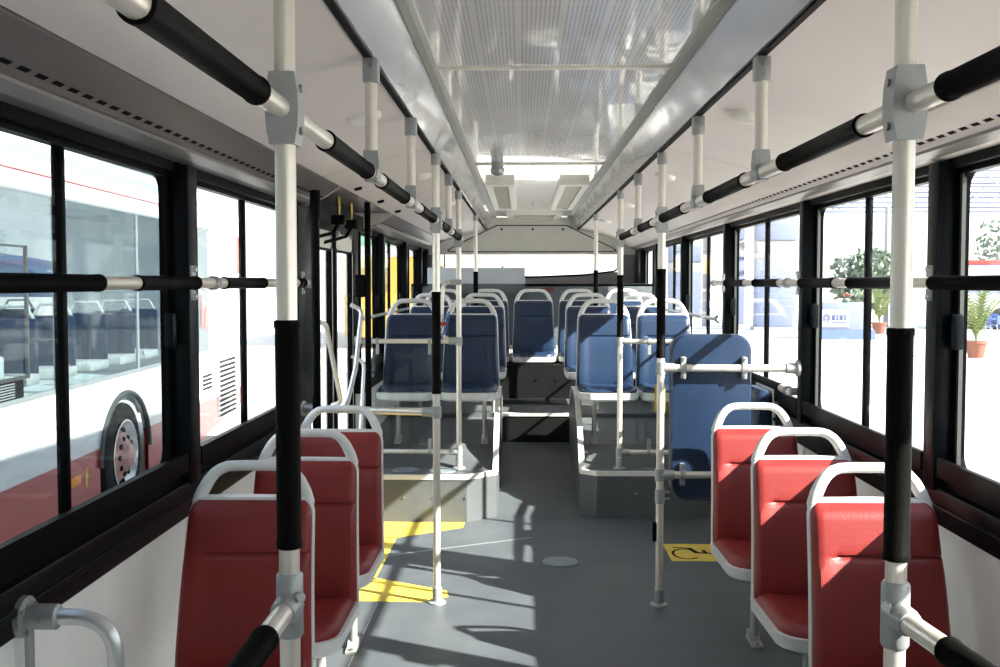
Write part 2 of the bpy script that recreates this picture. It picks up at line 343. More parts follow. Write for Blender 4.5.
# side walls: white lower lining, black sill band, black pillars, header
LW = [(-2.2,-0.12),(0.0,1.55),(1.68,3.24),(3.38,4.85),(7.12,7.86),(8.0,9.43),(9.56,10.85),(10.98,11.5)]
RW = [(-2.2,-0.12),(0.0,1.55),(1.68,3.19),(3.32,4.72),(4.83,6.53),(6.64,8.30),(8.41,9.90),(10.02,11.2)]
FR = 0.022
DOOR = (5.19, 6.90)
win_no = [0]
WORD = {1: 'first', 2: 'second', 3: 'third', 4: 'fourth', 5: 'fifth', 6: 'sixth'}
def side_wall(sgn, wins, gap, name):
    X = lambda v: sgn*v
    w = MB()
    segs = [(Y0, YR)] if not gap else [(Y0, gap[0]), (gap[1], YR)]
    for a, b in segs: w.prism([(X(1.20),-0.1),(X(1.20),0.60),(X(1.19),0.755),(X(1.29),0.755),(X(1.29),-0.1)], 'y', a, b)
    wall = w.build(name, 'wall', None, False)
    tag(wall, 'white lower lining and black window band along the %s side of the bus' % ('left' if sgn < 0 else 'right'), 'wall', kind='structure')
    for a, b in segs:
        MB().rbox(min(X(1.175),X(1.29)), max(X(1.175),X(1.29)), a, b, 0.752, 0.865, 0.008).build('sill_band', 'blackmetal', wall)
        MB().box(min(X(1.20),X(1.29)), max(X(1.20),X(1.29)), a, b, 0.86, ZS-FR-0.001).build('sill_ledge', 'black', wall, False)
        MB().rbox(min(X(1.165),X(1.185)), max(X(1.165),X(1.185)), a, b, 0.80, 0.818, 0.005).build('sill_rib', 'blackmetal', wall)
    MB().box(min(X(1.195),X(1.255)), max(X(1.195),X(1.255)), Y0, YR, ZT+FR-0.005, 1.95).build('header', 'black', wall, False)
    # pillars between the openings
    edges = [Y0] + [e for a, b in wins for e in (a-FR, b+FR)] + [YR]
    for a, b in zip(edges[0::2], edges[1::2]):
        spans = [(a, b)]
        if gap and a < gap[0] < b: spans = [(a, gap[0]), (gap[1], b)]
        for c, d in spans:
            if d - c < 0.02: continue
            pi_ = 1.23 if (gap and abs(c-gap[1]) < 0.01) else 1.165
            MB().rbox(min(X(pi_),X(1.25)), max(X(pi_),X(1.25)), c, d, 0.855, ZT+FR+0.02, 0.006).build('pillar', 'blackmetal', wall)
    for y in [q for q in (2.16, 3.30, 4.78) if not (gap and gap[0] < q < gap[1])]:
        MB().rbox(min(X(1.183),X(1.203)), max(X(1.183),X(1.203)), y-0.03, y+0.03, 0.0, 0.753, 0.008).build('lining_joint', 'wall', wall)
    # the windows
    n = 0
    for i, (a, b) in enumerate(wins):
        win_no[0] += 1
        side = 'left' if sgn < 0 else 'right'
        seen = i - 1
        lab = 'black framed sliding window on the %s side, %s from the camera' % (side, WORD.get(seen, 'last')) if seen >= 1 else 'black framed sliding window on the %s side, %s' % (side, ('beside the driver', 'beside the camera')[i])
        root = thing('window_%d' % win_no[0], lab, 'window', (X(W), (a+b)/2, ZS), kind='structure')
        h = ZT-ZS; L = (b-a)/2; f = MB()
        xi, xo = X(-0.018), X(0.012)   # frame depth inward and outward of the glass
        x0, x1 = min(xi, xo), max(xi, xo)
        f.box(x0, x1, -L-FR, -L, -FR, h+FR); f.box(x0, x1, L, L+FR, -FR, h+FR)
        f.box(min(X(-0.055), xo), max(X(-0.055), xo), -L, L, -FR, 0); f.box(min(X(-0.072), X(-0.0555)), max(X(-0.072), X(-0.0555)), -L, L, -FR, 0.036); f.box(x0, x1, -L, L, h, h+FR)
        f.build('frame', 'black', root, False)
        g = MB()
        for q in (-L, L):
            g.box(min(X(-0.018),X(-0.006)), max(X(-0.018),X(-0.006)), q-0.016 if q > 0 else q, q if q > 0 else q+0.016, 0, h)
        g.box(min(X(-0.018),X(-0.006)), max(X(-0.018),X(-0.006)), -L, L, 0, 0.014)
        g.build('sash_rail', 'sash' if sgn > 0 else 'black', root, False)
        # rounded pane corners
        c = MB(); r = 0.05
        for sy in (-1, 1):
            for zc, sz in ((0, 1), (h, -1)):
                poly = [(sy*L, zc)] + [(sy*(L-r+r*math.sin(t*PI/2/5)), zc+sz*(r-r*math.cos(t*PI/2/5))) for t in range(6)]
                c.prism(poly, 'x', X(-0.01), X(0.012))
        c.build('corner_gasket', 'rubber', root, False)
        m0 = 0.05
        MB().rbox(min(X(-0.012),X(0.012)), max(X(-0.012),X(0.012)), m0-0.014, m0+0.014, 0, h, 0.003).build('mullion', 'black', root)
        gm = 'glass_cab' if (i <= 1 and sgn < 0) else ('glass_tint' if (sgn < 0 and i == 2) else 'glass')
        MB().box(min(X(-0.004),X(0.0)), max(X(-0.004),X(0.0)), -L, m0-0.01, 0, h).build('pane', gm, root, False)
        MB().box(min(X(0.006),X(0.010)), max(X(0.006),X(0.010)), m0+0.01, L, 0, h).build('pane', gm, root, False)
        MB().rbox(min(X(-0.045),X(-0.015)), max(X(-0.045),X(-0.015)), L-0.045, L-0.003, h*0.41, h*0.53, 0.006).build('latch', 'blackmetal', root)
    return wall
wall_left = side_wall(-1, LW, DOOR, 'wall_left')
wall_right = side_wall(1, RW, None, 'wall_right')

# ceiling
ceiling = MB().box(-0.40, 0.40, Y0, YR, 2.244, 2.26).build('ceiling', 'slots', None, False)
tag(ceiling, 'pale slotted centre ceiling panel under glossy clear film', 'ceiling', kind='structure')
for y in (0.75, 3.61, 6.50):
    MB().rbox(-0.40, 0.40, y-0.016, y+0.016, 2.236, 2.246, 0.004).build('joint_strip', 'lamp', ceiling)
for sgn in (-1, 1):
    X = lambda v: sgn*v
    a = MB(); a.prism([(X(0.398),2.244),(X(0.398),2.236),(X(0.412),2.228),(X(0.436),2.226),(X(0.442),2.236),(X(0.442),2.26),(X(0.398),2.26)], 'y', Y0, YR-0.1)
    a.build('edge_profile', 'alu', ceiling, False)
    a = MB(); a.prism([(X(0.438),2.234),(X(0.502),2.100),(X(0.514),2.100),(X(0.514),2.26),(X(0.438),2.26)], 'y', Y0, YR-0.1)
    a.build('duct_panel', 'film', ceiling, False)
    MB().box(min(X(0.510),X(0.5275)), max(X(0.510),X(0.5275)), Y0, YR-0.2, 2.092, 2.104).build('rail_channel', 'rubber', ceiling, False)
    sheet = [(X(0.528),2.096),(X(0.56),2.090),(X(0.76),2.040),(X(1.0),1.974)]
    a = MB(); a.prism(sheet + [(X(1.0),2.01),(X(0.528),2.14)], 'y', Y0, YR); a.build('side_panel', 'ceil', ceiling, True)
    for y in (1.1, 4.62, 6.3, 8.6):
        a = MB(); pr = [(x, z-0.0012) for x, z in sheet]; a.strip(pr, y-0.003, y+0.003); a.build('panel_joint', 'cove', ceiling, False)
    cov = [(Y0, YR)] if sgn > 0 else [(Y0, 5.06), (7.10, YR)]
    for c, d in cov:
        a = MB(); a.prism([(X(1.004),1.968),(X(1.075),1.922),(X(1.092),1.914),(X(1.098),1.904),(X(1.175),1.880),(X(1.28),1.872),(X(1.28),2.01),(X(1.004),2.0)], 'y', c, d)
        cv = a.build('cove_panel', 'cove' if sgn < 0 else 'ceil', ceiling, True)  # left side takes the tone with shade in it, right the plain ceiling colour
        # vent slots in the cove
        sl = MB(); y = max(c, 0.2)
        while y < min(d, 8.5):
            sl.add([(X(1.0775),y,1.9200),(X(1.0775),y+0.045,1.9200),(X(1.0895),y+0.045,1.9143),(X(1.0895),y,1.9143)], [(0,1,2,3)]); y += 0.075
        so = sl.build('vent_slot', 'rubber', cv, False); so['kind'] = 'stuff'
        a = MB(); a.prism([(X(1.108),1.9015),(X(1.150),1.888),(X(1.150),1.880),(X(1.108),1.892)], 'y', c, d); a.build('cove_lip', 'lip', cv, False)
# open mechanism bay over the door
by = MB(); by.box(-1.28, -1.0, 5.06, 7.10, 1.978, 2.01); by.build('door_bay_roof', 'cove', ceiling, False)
MB().prism([(-1.004,1.964),(-1.075,1.918),(-1.175,1.876),(-1.28,1.868),(-1.28,2.0),(-1.004,2.0)], 'y', 5.05, 5.08).build('bay_end_trim', 'alu', ceiling, False)
MB().prism([(-1.004,1.964),(-1.075,1.918),(-1.175,1.876),(-1.28,1.868),(-1.28,2.0),(-1.004,2.0)], 'y', 7.09, 7.115).build('bay_end_trim', 'ceil', ceiling, False)
# three round plugs on the side panel by the door, and screws
for (px, py) in ((-0.952, 5.31), (-0.95, 6.15), (-0.95, 7.0)):
    z = 2.040 - (abs(px)-0.76)*0.275
    MB().tube([(px,py,z+0.004),(px+0.004,py,z-0.012)], [0.024, 0.018], 12).build('plug', 'rubber', ceiling)
for (px, py) in ((-0.80, 2.45), (-0.82, 3.6), (-0.70, 4.1)):
    z = 2.040 - (abs(px)-0.76)*0.275
    MB().tube([(px,py,z+0.002),(px,py,z-0.004)], 0.012, 10).build('panel_screw', 'cast', ceiling)
# vents near the rear of the ceiling
for sgn in (-1, 1):
    xa, xb = (-0.375, -0.165) if sgn < 0 else (0.165, 0.375)
    v = MB(); y0, y1 = 7.5, 10.1
    v.box(xa, xa+0.045, y0, y1, 2.205, 2.246); v.box(xb-0.045, xb, y0, y1, 2.205, 2.246); v.box(xa+0.045, xb-0.045, y0, y0+0.12, 2.205, 2.246); v.box(xa+0.045, xb-0.045, y1-0.12, y1, 2.205, 2.246)
    vo = v.build('air_vent', 'lamp', ceiling, False)
    MB().box(xa+0.03, xb-0.03, y0+0.05, y1-0.05, 2.232, 2.2435).build('backing', 'beige', vo, False)
    k = 0; y = y0+0.16
    while y < y1-0.14:
        MB().prism([(y,2.226),(y+0.05,2.214),(y+0.053,2.218),(y+0.003,2.231)], 'x', xa+0.045, xb-0.045).build('slat', 'beige', vo, False); y += 0.085
v = MB(); v.box(-0.27, 0.30, 10.55, 10.70, 2.20, 2.246); v.box(-0.27, 0.30, 11.45, 11.58, 2.20, 2.246); v.box(-0.27, -0.20, 10.70, 11.45, 2.20, 2.246); v.box(0.23, 0.30, 10.70, 11.45, 2.20, 2.246)
vo = v.build('return_vent', 'lamp', ceiling, False)
MB().box(-0.20, 0.23, 10.7, 11.45, 2.232, 2.244).build('grille', 'beige', vo, False)
dm = MB(); dm.tube([(-0.262,6.41,2.246),(-0.262,6.41,2.21),(-0.262,6.41,2.195),(-0.262,6.41,2.175),(-0.262,6.41,2.16)], [0.038,0.038,0.046,0.040,0.012], 18)
tag(dm.build('ceiling_sensor', 'cast'), 'small grey dome sensor hanging from the slotted ceiling', 'sensor')
# round ceiling lamps on the sloping side panels
k = 0
for sgn in (-1, 1):
    for j, y in enumerate((1.6, 3.54, 5.5, 7.45, 9.4)):
        x = 0.645; z = 2.090 - (x-0.56)*0.25
        a = MB(); c = Vector((sgn*x, y, z)); nrm = Vector((-sgn*0.243, 0, -0.97))
        a.tube([c - nrm*0.004, c + nrm*0.006, c + nrm*0.020, c + nrm*0.027], [0.056, 0.056, 0.050, 0.03], 28)
        lo = a.build('ceiling_lamp', 'lamp'); side = 'left' if sgn < 0 else 'right'
        wd = ('first', 'second', 'third', 'fourth', 'fifth')[j]
        tag(lo, 'flat oval ceiling lamp on the %s sloping panel, %s from the camera' % (side, wd), 'lamp', 'ceiling lamps')

# roof skin, front end, rear end
rf = MB(); pr = [(-1.29,1.85),(-1.29,2.12),(-1.05,2.36),(0,2.42),(1.05,2.36),(1.29,2.12),(1.29,1.85)]
rf.prism(pr + [(1.285,1.85),(1.285,2.11),(1.045,2.35),(0,2.41),(-1.045,2.35),(-1.285,2.11),(-1.285,1.85)], 'y', Y0, YR+0.1)
tag(rf.build('ceiling_roof', 'bus_white', None, False), 'outer roof skin of the bus above the ceiling', 'roof', kind='structure')
wf = MB(); wf.box(-1.29, 1.29, Y0-0.06, Y0, -0.1, 0.95); wf.box(-1.29, 1.29, Y0-0.06, Y0, 2.0, 2.42); wf.box(-1.29, -1.10, Y0-0.06, Y0, 0.95, 2.0); wf.box(1.10, 1.29, Y0-0.06, Y0, 0.95, 2.0); wf.box(-0.05, 0.05, Y0-0.06, Y0, 0.95, 2.0)
wfo = wf.build('wall_front', 'black', None, False); tag(wfo, 'front end of the bus around the windscreen behind the camera', 'wall', kind='structure')
for a, b in ((-1.10,-0.05),(0.05,1.10)): MB().box(a, b, Y0-0.035, Y0-0.03, 0.95, 2.0).build('pane', 'glass_cab', wfo, False)  # unseen windscreen, dark tint added to hold back front light
# rear wall with window
wbk = MB()
wbk.box(-1.29, -1.05, 11.75, 11.85, 1.48, 1.85); wbk.box(0.985, 1.29, 11.75, 11.85, 1.48, 1.85)
wbk.prism([(-1.06,1.48),(-1.06,1.555),(0.1,1.562),(0.6,1.585),(0.99,1.63),(0.99,1.48)], 'y', 11.75, 11.85)
wback = wbk.build('wall_back', 'rearlow', None, False); tag(wback, 'grey rear wall of the bus with a wide shallow rear window', 'wall', kind='structure')
up = MB(); up.prism([(-1.28,1.82),(-1.28,1.95),(-1.0,1.98),(-0.53,2.10),(-0.45,2.235),(0.45,2.235),(0.53,2.10),(1.0,1.98),(1.28,1.95),(1.28,1.82)], 'y', 11.70, 11.85)
upo = up.build('upper_panel', 'rear', wback, False)
g = MB(); path = [(-0.90,1.90),(-0.395,2.148),(0.385,2.148),(0.90,1.90),(0.95,1.865),(0.90,1.853),(-0.90,1.853),(-0.95,1.865),(-0.90,1.90)]
for a, b in zip(path[:-1], path[1:]): g.tube([(a[0],11.698,a[1]),(b[0],11.698,b[1])], 0.006, 6)
g.build('hatch_gasket', 'rubber', upo)
for bx in (-0.34, 0.01, 0.35): MB().tube([(bx,11.70,2.105),(bx,11.69,2.105)], 0.013, 8).build('hatch_screw', 'rubber', upo)
MB().box(-1.0, 1.0, 11.64, 11.70, 2.19, 2.236).build('ceiling_end', 'lamp', upo, False)
MB().box(-1.28, 1.28, 10.90, 10.95, 0.80, 1.49).build('bulkhead', 'greywall', wback, False)
MB().box(-1.28, 1.28, 10.90, 11.80, 1.465, 1.492).build('shelf', 'greywall', wback, False)
for bx in (-0.7, -0.1, 0.15, 0.45, 0.75): MB().tube([(bx,11.751,1.535),(bx,11.742,1.535)], 0.012, 8).build('bolt', 'bolt', wback)
g = MB(); path = [(-1.045,1.815),(-1.045,1.562),(0.1,1.57),(0.6,1.592),(0.93,1.632),(0.975,1.66),(0.975,1.815)]
for a, b in zip(path[:-1], path[1:]): g.tube([(a[0],11.75,a[1]),(b[0],11.75,b[1])], 0.012, 6)
g.build('window_gasket', 'rubber', wback)
win_no[0] += 1
rw = thing('window_%d' % win_no[0], 'wide shallow rear window above the last row of seats', 'window', (0,11.80,1.56), kind='structure')
MB().box(-1.05, 0.985, 0.0, 0.005, 0.0, 0.26).build('pane', 'glass', rw, False)
MB().rbox(-1.0, -0.985, -0.03, -0.01, 0.02, 0.26, 0.003).build('heater_bar', 'black', rw)
sg = MB().rbox(-0.005, 0.225, 10.892, 10.901, 1.405, 1.445, 0.003).build('warning_plate', 'redsign'); tag(sg, 'small dull red notice plate on the grey rear bulkhead', 'sign')
mk = MB()
for i in range(7): mk.box(0.012+i*0.03, 0.012+i*0.03+0.018, 10.8905, 10.8925, 1.417, 1.434)
mk.build('lettering', 'redplastic', sg, False)
cb = MB().rbox(-1.07, -0.08, 10.50, 10.88, 1.492, 1.655, 0.006).build('equipment_cabinet', 'cabinet'); tag(cb, 'pale grey equipment box on the rear shelf at the left', 'cabinet')
MB().box(-1.07, -0.08, 10.51, 10.90, 1.40, 1.492).build('support_tray', 'greywall', cb, False)
for bx in (-0.93, -0.31): MB().tube([(bx,10.6,1.655),(bx,10.6,1.675)], 0.012, 8).build('screw', 'bolt', cb)

# ------------------------------------------------------------------ door
door = thing('door_1', 'two-leaf glazed passenger door in the left side of the bus', 'door', (-1.25, 6.14, 0), kind='structure')
def leaf(y0, y1):
    f = MB(); z0, z1 = 0.02, 1.80
    f.box(-0.02, 0.02, y0, y0+0.055, z0, z1); f.box(-0.02, 0.02, y1-0.055, y1, z0, z1); f.box(-0.02, 0.02, y0, y1, z0, z0+0.12); f.box(-0.02, 0.02, y0, y1, z1-0.10, z1)
    lo = f.build('leaf', 'lamp', door, False)
    MB().box(-0.004, 0.0, y0+0.05, y1-0.05, z0+0.1, z1-0.08).build('pane', 'glass', lo, False)
    g = MB(); g.box(-0.025, 0.024, y0-0.03, y0+0.012, z0, z1); g.box(-0.025, 0.024, y1-0.012, y1+0.03, z0, z1); g.box(-0.01, 0.022, y0+0.05, y0+0.064, z0+0.1, z1-0.09); g.box(-0.01, 0.022, y1-0.064, y1-0.05, z0+0.1, z1-0.09); g.box(-0.01, 0.022, y0+0.05, y1-0.05, z1-0.112, z1-0.10)
    g.build('rubber_seal', 'rubber', lo, False)
    return lo
l1 = leaf(-0.90, -0.02); l2 = leaf(0.04, 0.71)
MB().tube(smooth_path([(0.02,-0.60,1.30),(0.08,-0.58,1.28),(0.08,-0.12,0.80),(0.02,-0.08,0.78)], 0.05), 0.014, 10).build('grab_rail', 'chrome', l1)
MB().tube(smooth_path([(0.02,0.60,1.36),(0.09,0.62,1.32),(0.09,0.34,0.95),(0.09,-0.0,0.76),(0.02,0.02,0.72)], 0.06), 0.015, 10).build('grab_rail', 'chrome', l2)
MB().tube(smooth_path([(0.02,0.62,1.02),(0.10,0.64,0.98),(0.09,0.45,0.30),(0.02,0.45,0.28)], 0.05), 0.013, 10).build('grab_rail', 'chrome', l2)
MB().box(-0.03, 0.05, -0.945, 0.755, 1.80, 1.86).build('header_cover', 'black', door, False)
MB().box(-0.03, 0.03, 0.0, 0.03, 0.02, 1.80).build('centre_seal', 'rubber', door, False)
MB().box(-0.03, 0.03, -0.945, 0.755, -0.02, 0.02).build('threshold', 'alu', door, False)
mech = thing('door_mechanism', 'black door linkage with two brass cylinders over the left door', 'mechanism', (-1.20, 5.75, 1.87))
MB().rbox(-0.03, 0.0, -0.6, 1.0, 0.0, 0.05, 0.008).build('rail', 'black', mech)
for y, dx in ((-0.17, 0.05), (0.27, 0.045)):
    MB().tube([(dx+0.05,y,0.094),(dx+0.05,y+0.005,0.05),(dx+0.05,y+0.008,0.0)], [0.009,0.010,0.007], 10).build('cylinder', 'brass', mech)
    MB().rbox(dx+0.015, dx+0.085, y-0.03, y+0.05, -0.055, -0.005, 0.006).build('joint_block', 'rubber', mech)
    MB().tube([(dx+0.05,y+0.01,-0.05),(dx+0.02,y+0.0,-0.10),(-0.02,y-0.14,-0.135),(-0.05,y-0.2,-0.15)], 0.010, 8).build('link_arm', 'black', mech)
    MB().tube([(dx+0.04,y,-0.105),(dx+0.055,y,-0.105)], 0.013, 8).build('bolt', 'chrome', mech)
dp = tag(MB().tube([(-1.05,4.70,0.0),(-1.05,4.70,1.78),(-1.05,4.70,1.80),(-1.05,4.70,1.92)], [0.020,0.020,0.026,0.024], 16).build('door_post', 'black'), 'black round post at the near edge of the left door', 'post', 'black door posts')
dq = tag(MB().tube([(-1.03,6.16,0.0),(-1.03,6.16,1.978)], 0.0185, 16).build('door_post', 'black'), 'black round post at the far edge of the left door', 'post', 'black door posts')
tag(MB().rbox(-1.105, -1.048, 6.13, 6.19, 1.415, 1.55, 0.01).build('emergency_box', 'rubber', None), 'small black box fixed to the far post of the left door', 'box')

# ------------------------------------------------------------------ grab poles and rails
R = 0.0175; RS = 0.0208
def floor_flange(mb, x, y, z=0.0):
    mb.tube([(x,y,z),(x,y,z+0.006),(x,y,z+0.010),(x,y,z+0.012)], [0.042,0.042,0.036,0.024], 20); mb.tube([(x,y,z+0.01),(x,y,z+0.075)], 0.0225, 16); return mb
def cross_clamp(h=0.118, w=0.050):
    # two half-shells bolted round a pole where a rail crosses
    mb = MB(); mb.prism([(-w*0.42,-h/2),(w*0.42,-h/2),(w*0.52,-h*0.25),(w*0.55,0),(w*0.52,h*0.25),(w*0.42,h/2),(-w*0.42,h/2),(-w*0.52,h*0.25),(-w*0.55,0),(-w*0.52,-h*0.25)], 'y', -0.026, 0.026)
    return mb
POLES = {}
def pole(x, y, z0, sl, lab, top=2.095, clampz=1.788):
    t = thing('grab_pole', lab, 'pole', (x,y,z0), group='grab poles')
    MB().tube([(0,0,0.01),(0,0,top-z0)], R, 18).build('tube', 'tube', t)
    f = floor_flange(MB(), 0, 0).build('floor_flange', 'cast', t)
    for i in range(3):
        a = 2*PI*i/3+0.5; MB().tube([(0.033*math.cos(a),0.033*math.sin(a),0.006),(0.033*math.cos(a),0.033*math.sin(a),0.013)], 0.005, 6).build('bolt', 'bolt', f)
    if sl:
        s = MB(); a, b = sl[0]-z0, sl[1]-z0; s.tube([(0,0,a),(0,0,a+0.002),(0,0,a+0.012),(0,0,a+0.014),(0,0,b-0.014),(0,0,b-0.012),(0,0,b-0.002),(0,0,b)], [RS*.9,RS+0.0015,RS+0.0015,RS,RS,RS+0.0015,RS+0.0015,RS*.9], 20)
        s.build('foam_sleeve', 'foam', t)
    if clampz:
        c = MB()
        for v, fc in ((cross_clamp(), None),): c.add([(p[0],p[1],p[2]+clampz-z0) for p in v.v], v.f)
        co = c.build('clamp', 'cast', t, False)
        for sx in (-1, 1):
            for dz in (-0.035, 0.035): MB().tube([(sx*0.024,-0.0,clampz-z0+dz),(sx*0.030,0,clampz-z0+dz)], 0.007, 8).build('bolt', 'bolt', co)
    MB().tube([(0,0,top-z0-0.055),(0,0,top-z0)], 0.0225, 14).build('top_socket', 'cast', t)
    return t
pl_near_l = pole(-0.505, 1.73, 0.0, (1.05,1.438), 'white grab pole with black foam grip, nearest the camera on the left')
pl_near_r = pole(0.508, 1.70, 0.0, (1.043,1.427), 'white grab pole with black foam grip, nearest the camera on the right')
pl_mid_l = pole(-0.507, 4.78, 0.0, (0.985,1.46), 'floor pole standing beside the yellow door marking on the left')
pl_mid_r = pole(0.53, 4.77, 0.0, (1.155,1.565), 'floor pole carrying the rails of the blue padded board on the right')
pl_pl_l = pole(-0.520, 6.70, 0.29, None, 'grab pole on the left platform edge with the bent handle')
pl_pl_r = pole(0.525, 6.70, 0.29, (1.14,1.552), 'grab pole on the right platform edge beside the glass screen')
pl_rr_l = pole(-0.515, 9.05, 0.45, (1.22,1.60), 'rear grab pole rising behind the left pair of blue seats', clampz=None)
pl_rr_r = pole(0.53, 9.0, 0.45, (1.22,1.61), 'rear grab pole rising behind the right pair of blue seats', clampz=None)
# fittings on the middle right pole
MB().tube([(0,0,0.48),(0,0,0.545)], 0.0225, 14).build('coupling', 'cast', pl_mid_r)
for dz in (0.50, 0.53): MB().tube([(0.02,0,dz),(0.045,0,dz)], 0.006, 8).build('bolt', 'bolt', pl_mid_r)
MB().rbox(-0.032, -0.016, -0.012, 0.012, 0.30, 0.39, 0.004).build('strap_buckle', 'rubber', pl_mid_r)
MB().box(-0.024, 0.024, 0.018, 0.021, 0.90, 1.03).build('yellow_tag', 'yellow', pl_mid_r, False)

def hrail(name, lab, cat, pts, sleeves, group=None, base=None, r=R, mat_='tube', rings=()):
    # straight rail from pts[0] to pts[-1]; sleeves are (start, end) distances along it
    a, b = Vector(pts[0]), Vector(pts[-1]); t = thing(name, lab, cat, a, group=group); d = (b-a).normalized()
    MB().tube([Vector(p)-a for p in pts], r, 16).build('tube', mat_, t)
    for s0, s1 in sleeves:
        q = [d*s for s in (s0, s0+0.002, s0+0.012, s0+0.014, s1-0.014, s1-0.012, s1-0.002, s1)]
        MB().tube(q, [RS*.9,RS+.0015,RS+.0015,RS,RS,RS+.0015,RS+.0015,RS*.9], 20).build('foam_sleeve', 'foam', t)
    for s in rings:
        MB().tube([d*(s-0.02), d*(s-0.016), d*(s+0.016), d*(s+0.02)], [0.020,0.024,0.024,0.020], 16).build('joint_ring', 'cast', t)
    return t
ZB = 1.788
for sgn in (-1, 1):
    side = 'left' if sgn < 0 else 'right'; x = -0.508 if sgn < 0 else 0.516
    ov = hrail('overhead_rail', 'long overhead handrail with black foam grips on the %s of the aisle' % side, 'handrail', [(x,-1.2,ZB),(x,6.72,ZB)],
               [(s+1.2, e+1.2) for s, e in ((-0.9,-0.1),(0.1,0.8),((1.07 if sgn < 0 else 1.0),(1.56 if sgn < 0 else 1.55)),((2.10 if sgn < 0 else 1.92),(2.66 if sgn < 0 else 2.50)),(2.93,3.50),(4.02,4.62),(4.98,5.48),(5.86,6.50))], group='overhead handrails')
    for y in (-0.6, 0.6, 2.745, 3.72, 5.62):
        h = MB().tube([(0,y+1.2,0.03),(0,y+1.2,0.26)], 0.0165, 16).build('hanger_post', 'tube', ov)
        c = MB(); c.prism([(-0.016,-0.02),(0.016,-0.02),(0.022,0.02),(0.019,0.060),(-0.019,0.060),(-0.022,0.02)], 'y', y+1.2-0.019, y+1.2+0.019); c.tube([(0,y+1.2-0.04,0),(0,y+1.2+0.04,0)], 0.0208, 14)
        c.build('lower_socket', 'cast', h, True)
        c = MB().rbox(-0.021, 0.021, y+1.2-0.020, y+1.2+0.020, 0.237, 0.302, 0.006)
        so = c.build('upper_socket', 'cast', h)
        for dz in (0.255, 0.282): so_b = MB().tube([(0,y+1.2-0.021,dz),(0,y+1.2-0.025,dz)], 0.006, 8); so_b.build('bolt', 'bolt', h)
# rails at window height
def window_rail(sgn, y_end, sleeves, brackets, rings, lab):
    x = sgn*1.14; t = hrail('window_rail', lab, 'handrail', [(x,-0.6,1.5),(x,y_end,1.5)], [(a+0.6,b+0.6) for a, b in sleeves], 'window handrails', rings=[r_+0.6 for r_ in rings])
    for y in brackets:
        b = MB(); b.box(min(0.0, sgn*0.028), max(0.0, sgn*0.028), y+0.6-0.012, y+0.6+0.012, -0.014, 0.014); b.box(min(sgn*0.018, sgn*0.028), max(sgn*0.018, sgn*0.028), y+0.6-0.02, y+0.6+0.02, -0.055, 0.055)
        bo = b.build('bracket', 'cast', t, False)
        for dz in (-0.043, 0.043): MB().tube([(sgn*0.018,y+0.6,dz),(sgn*0.010,y+0.6,dz)], 0.009, 10).build('bolt', 'chrome', bo)
    return t
wl = window_rail(-1, 4.98, [(-0.5,2.50),(2.745,3.25),(3.55,4.10),(4.72,4.86)], (1.6, 3.29, 4.93), (3.435,), 'straight window handrail with black foam grips along the left windows')
MB().tube([(0,5.52,0),(0,5.56,0),(0,5.60,0),(0,5.605,0)], [0.020,0.025,0.025,0.020], 16).build('end_cap', 'cast', wl)
wrr = window_rail(1, 6.77, [(-0.5,3.18),(3.46,3.975),(4.155,4.66),(5.06,5.58),(5.83,6.37)], (1.6, 3.26, 4.79, 6.57), (4.90,), 'straight window handrail with black foam grips along the right windows')
MB().tube([(0,7.32,0),(0,7.36,0),(0,7.385,0)], [0.020,0.023,0.020], 16).build('end_cap', 'cast', wrr)
# short rails from the near poles towards the camera
for sgn, x, y, dx in ((-1, -0.505, 1.73, 0.0), (1, 0.508, 1.70, 0.10)):
    z = 0.953; side = 'left' if sgn < 0 else 'right'
    t = hrail('side_rail', 'low handrail with black foam grip joined to the nearest pole on the %s' % side, 'handrail', [(x,y,z),(x+dx*1.15,y-1.15,z)], [(0.17,1.05)], 'low side rails')
    d = Vector((dx*1.15,-1.15,0)).normalized(); c = MB()
    c.tube([(0,0,-0.055),(0,0,-0.05),(0,0,0.05),(0,0,0.055)], [0.020,0.023,0.023,0.020], 16); c.tube([d*0.0, d*0.045, d*0.055], [0.025,0.023,0.020], 14)
    co = c.build('clamp', 'cast', t)
    MB().tube([(-sgn*0.02,-0.02,0.02),(-sgn*0.026,-0.028,0.02)], 0.008, 8).build('bolt', 'chrome', co)
    MB().tube([d*1.152, d*1.152+Vector((0,0,-z))], R, 14).build('end_post', 'tube', t)

def wall_flange(mb, p, d, r0=0.030):
    p = Vector(p); d = Vector(d).normalized(); mb.tube([p, p+d*0.012, p+d*0.014, p+d*0.06, p+d*0.064], [r0+0.008,r0+0.008,r0-0.004,r0-0.006,0.019], 16); return mb
def tee(mb, p, d):
    p = Vector(p); d = Vector(d).normalized(); mb.tube([p-Vector((0,0,0.028)), p+Vector((0,0,0.028))], 0.0235, 14); mb.tube([p, p+d*0.065], 0.0225, 12); return mb
# bar across the left by the door
t = thing('cross_bar', 'white crossbar between the door pillar and the pole by the yellow marking', 'bar', (-0.507,4.78,0.90))
MB().tube([(0,0,0),(-0.655,0.13,0)], R, 14).build('tube', 'tube', t); wall_flange(MB(), (-0.657,0.13,0), (1,-0.2,0)).build('wall_flange', 'cast', t); tee(MB(), (0,0,0), (-1,0.2,0)).build('tee_clamp', 'cast', t)
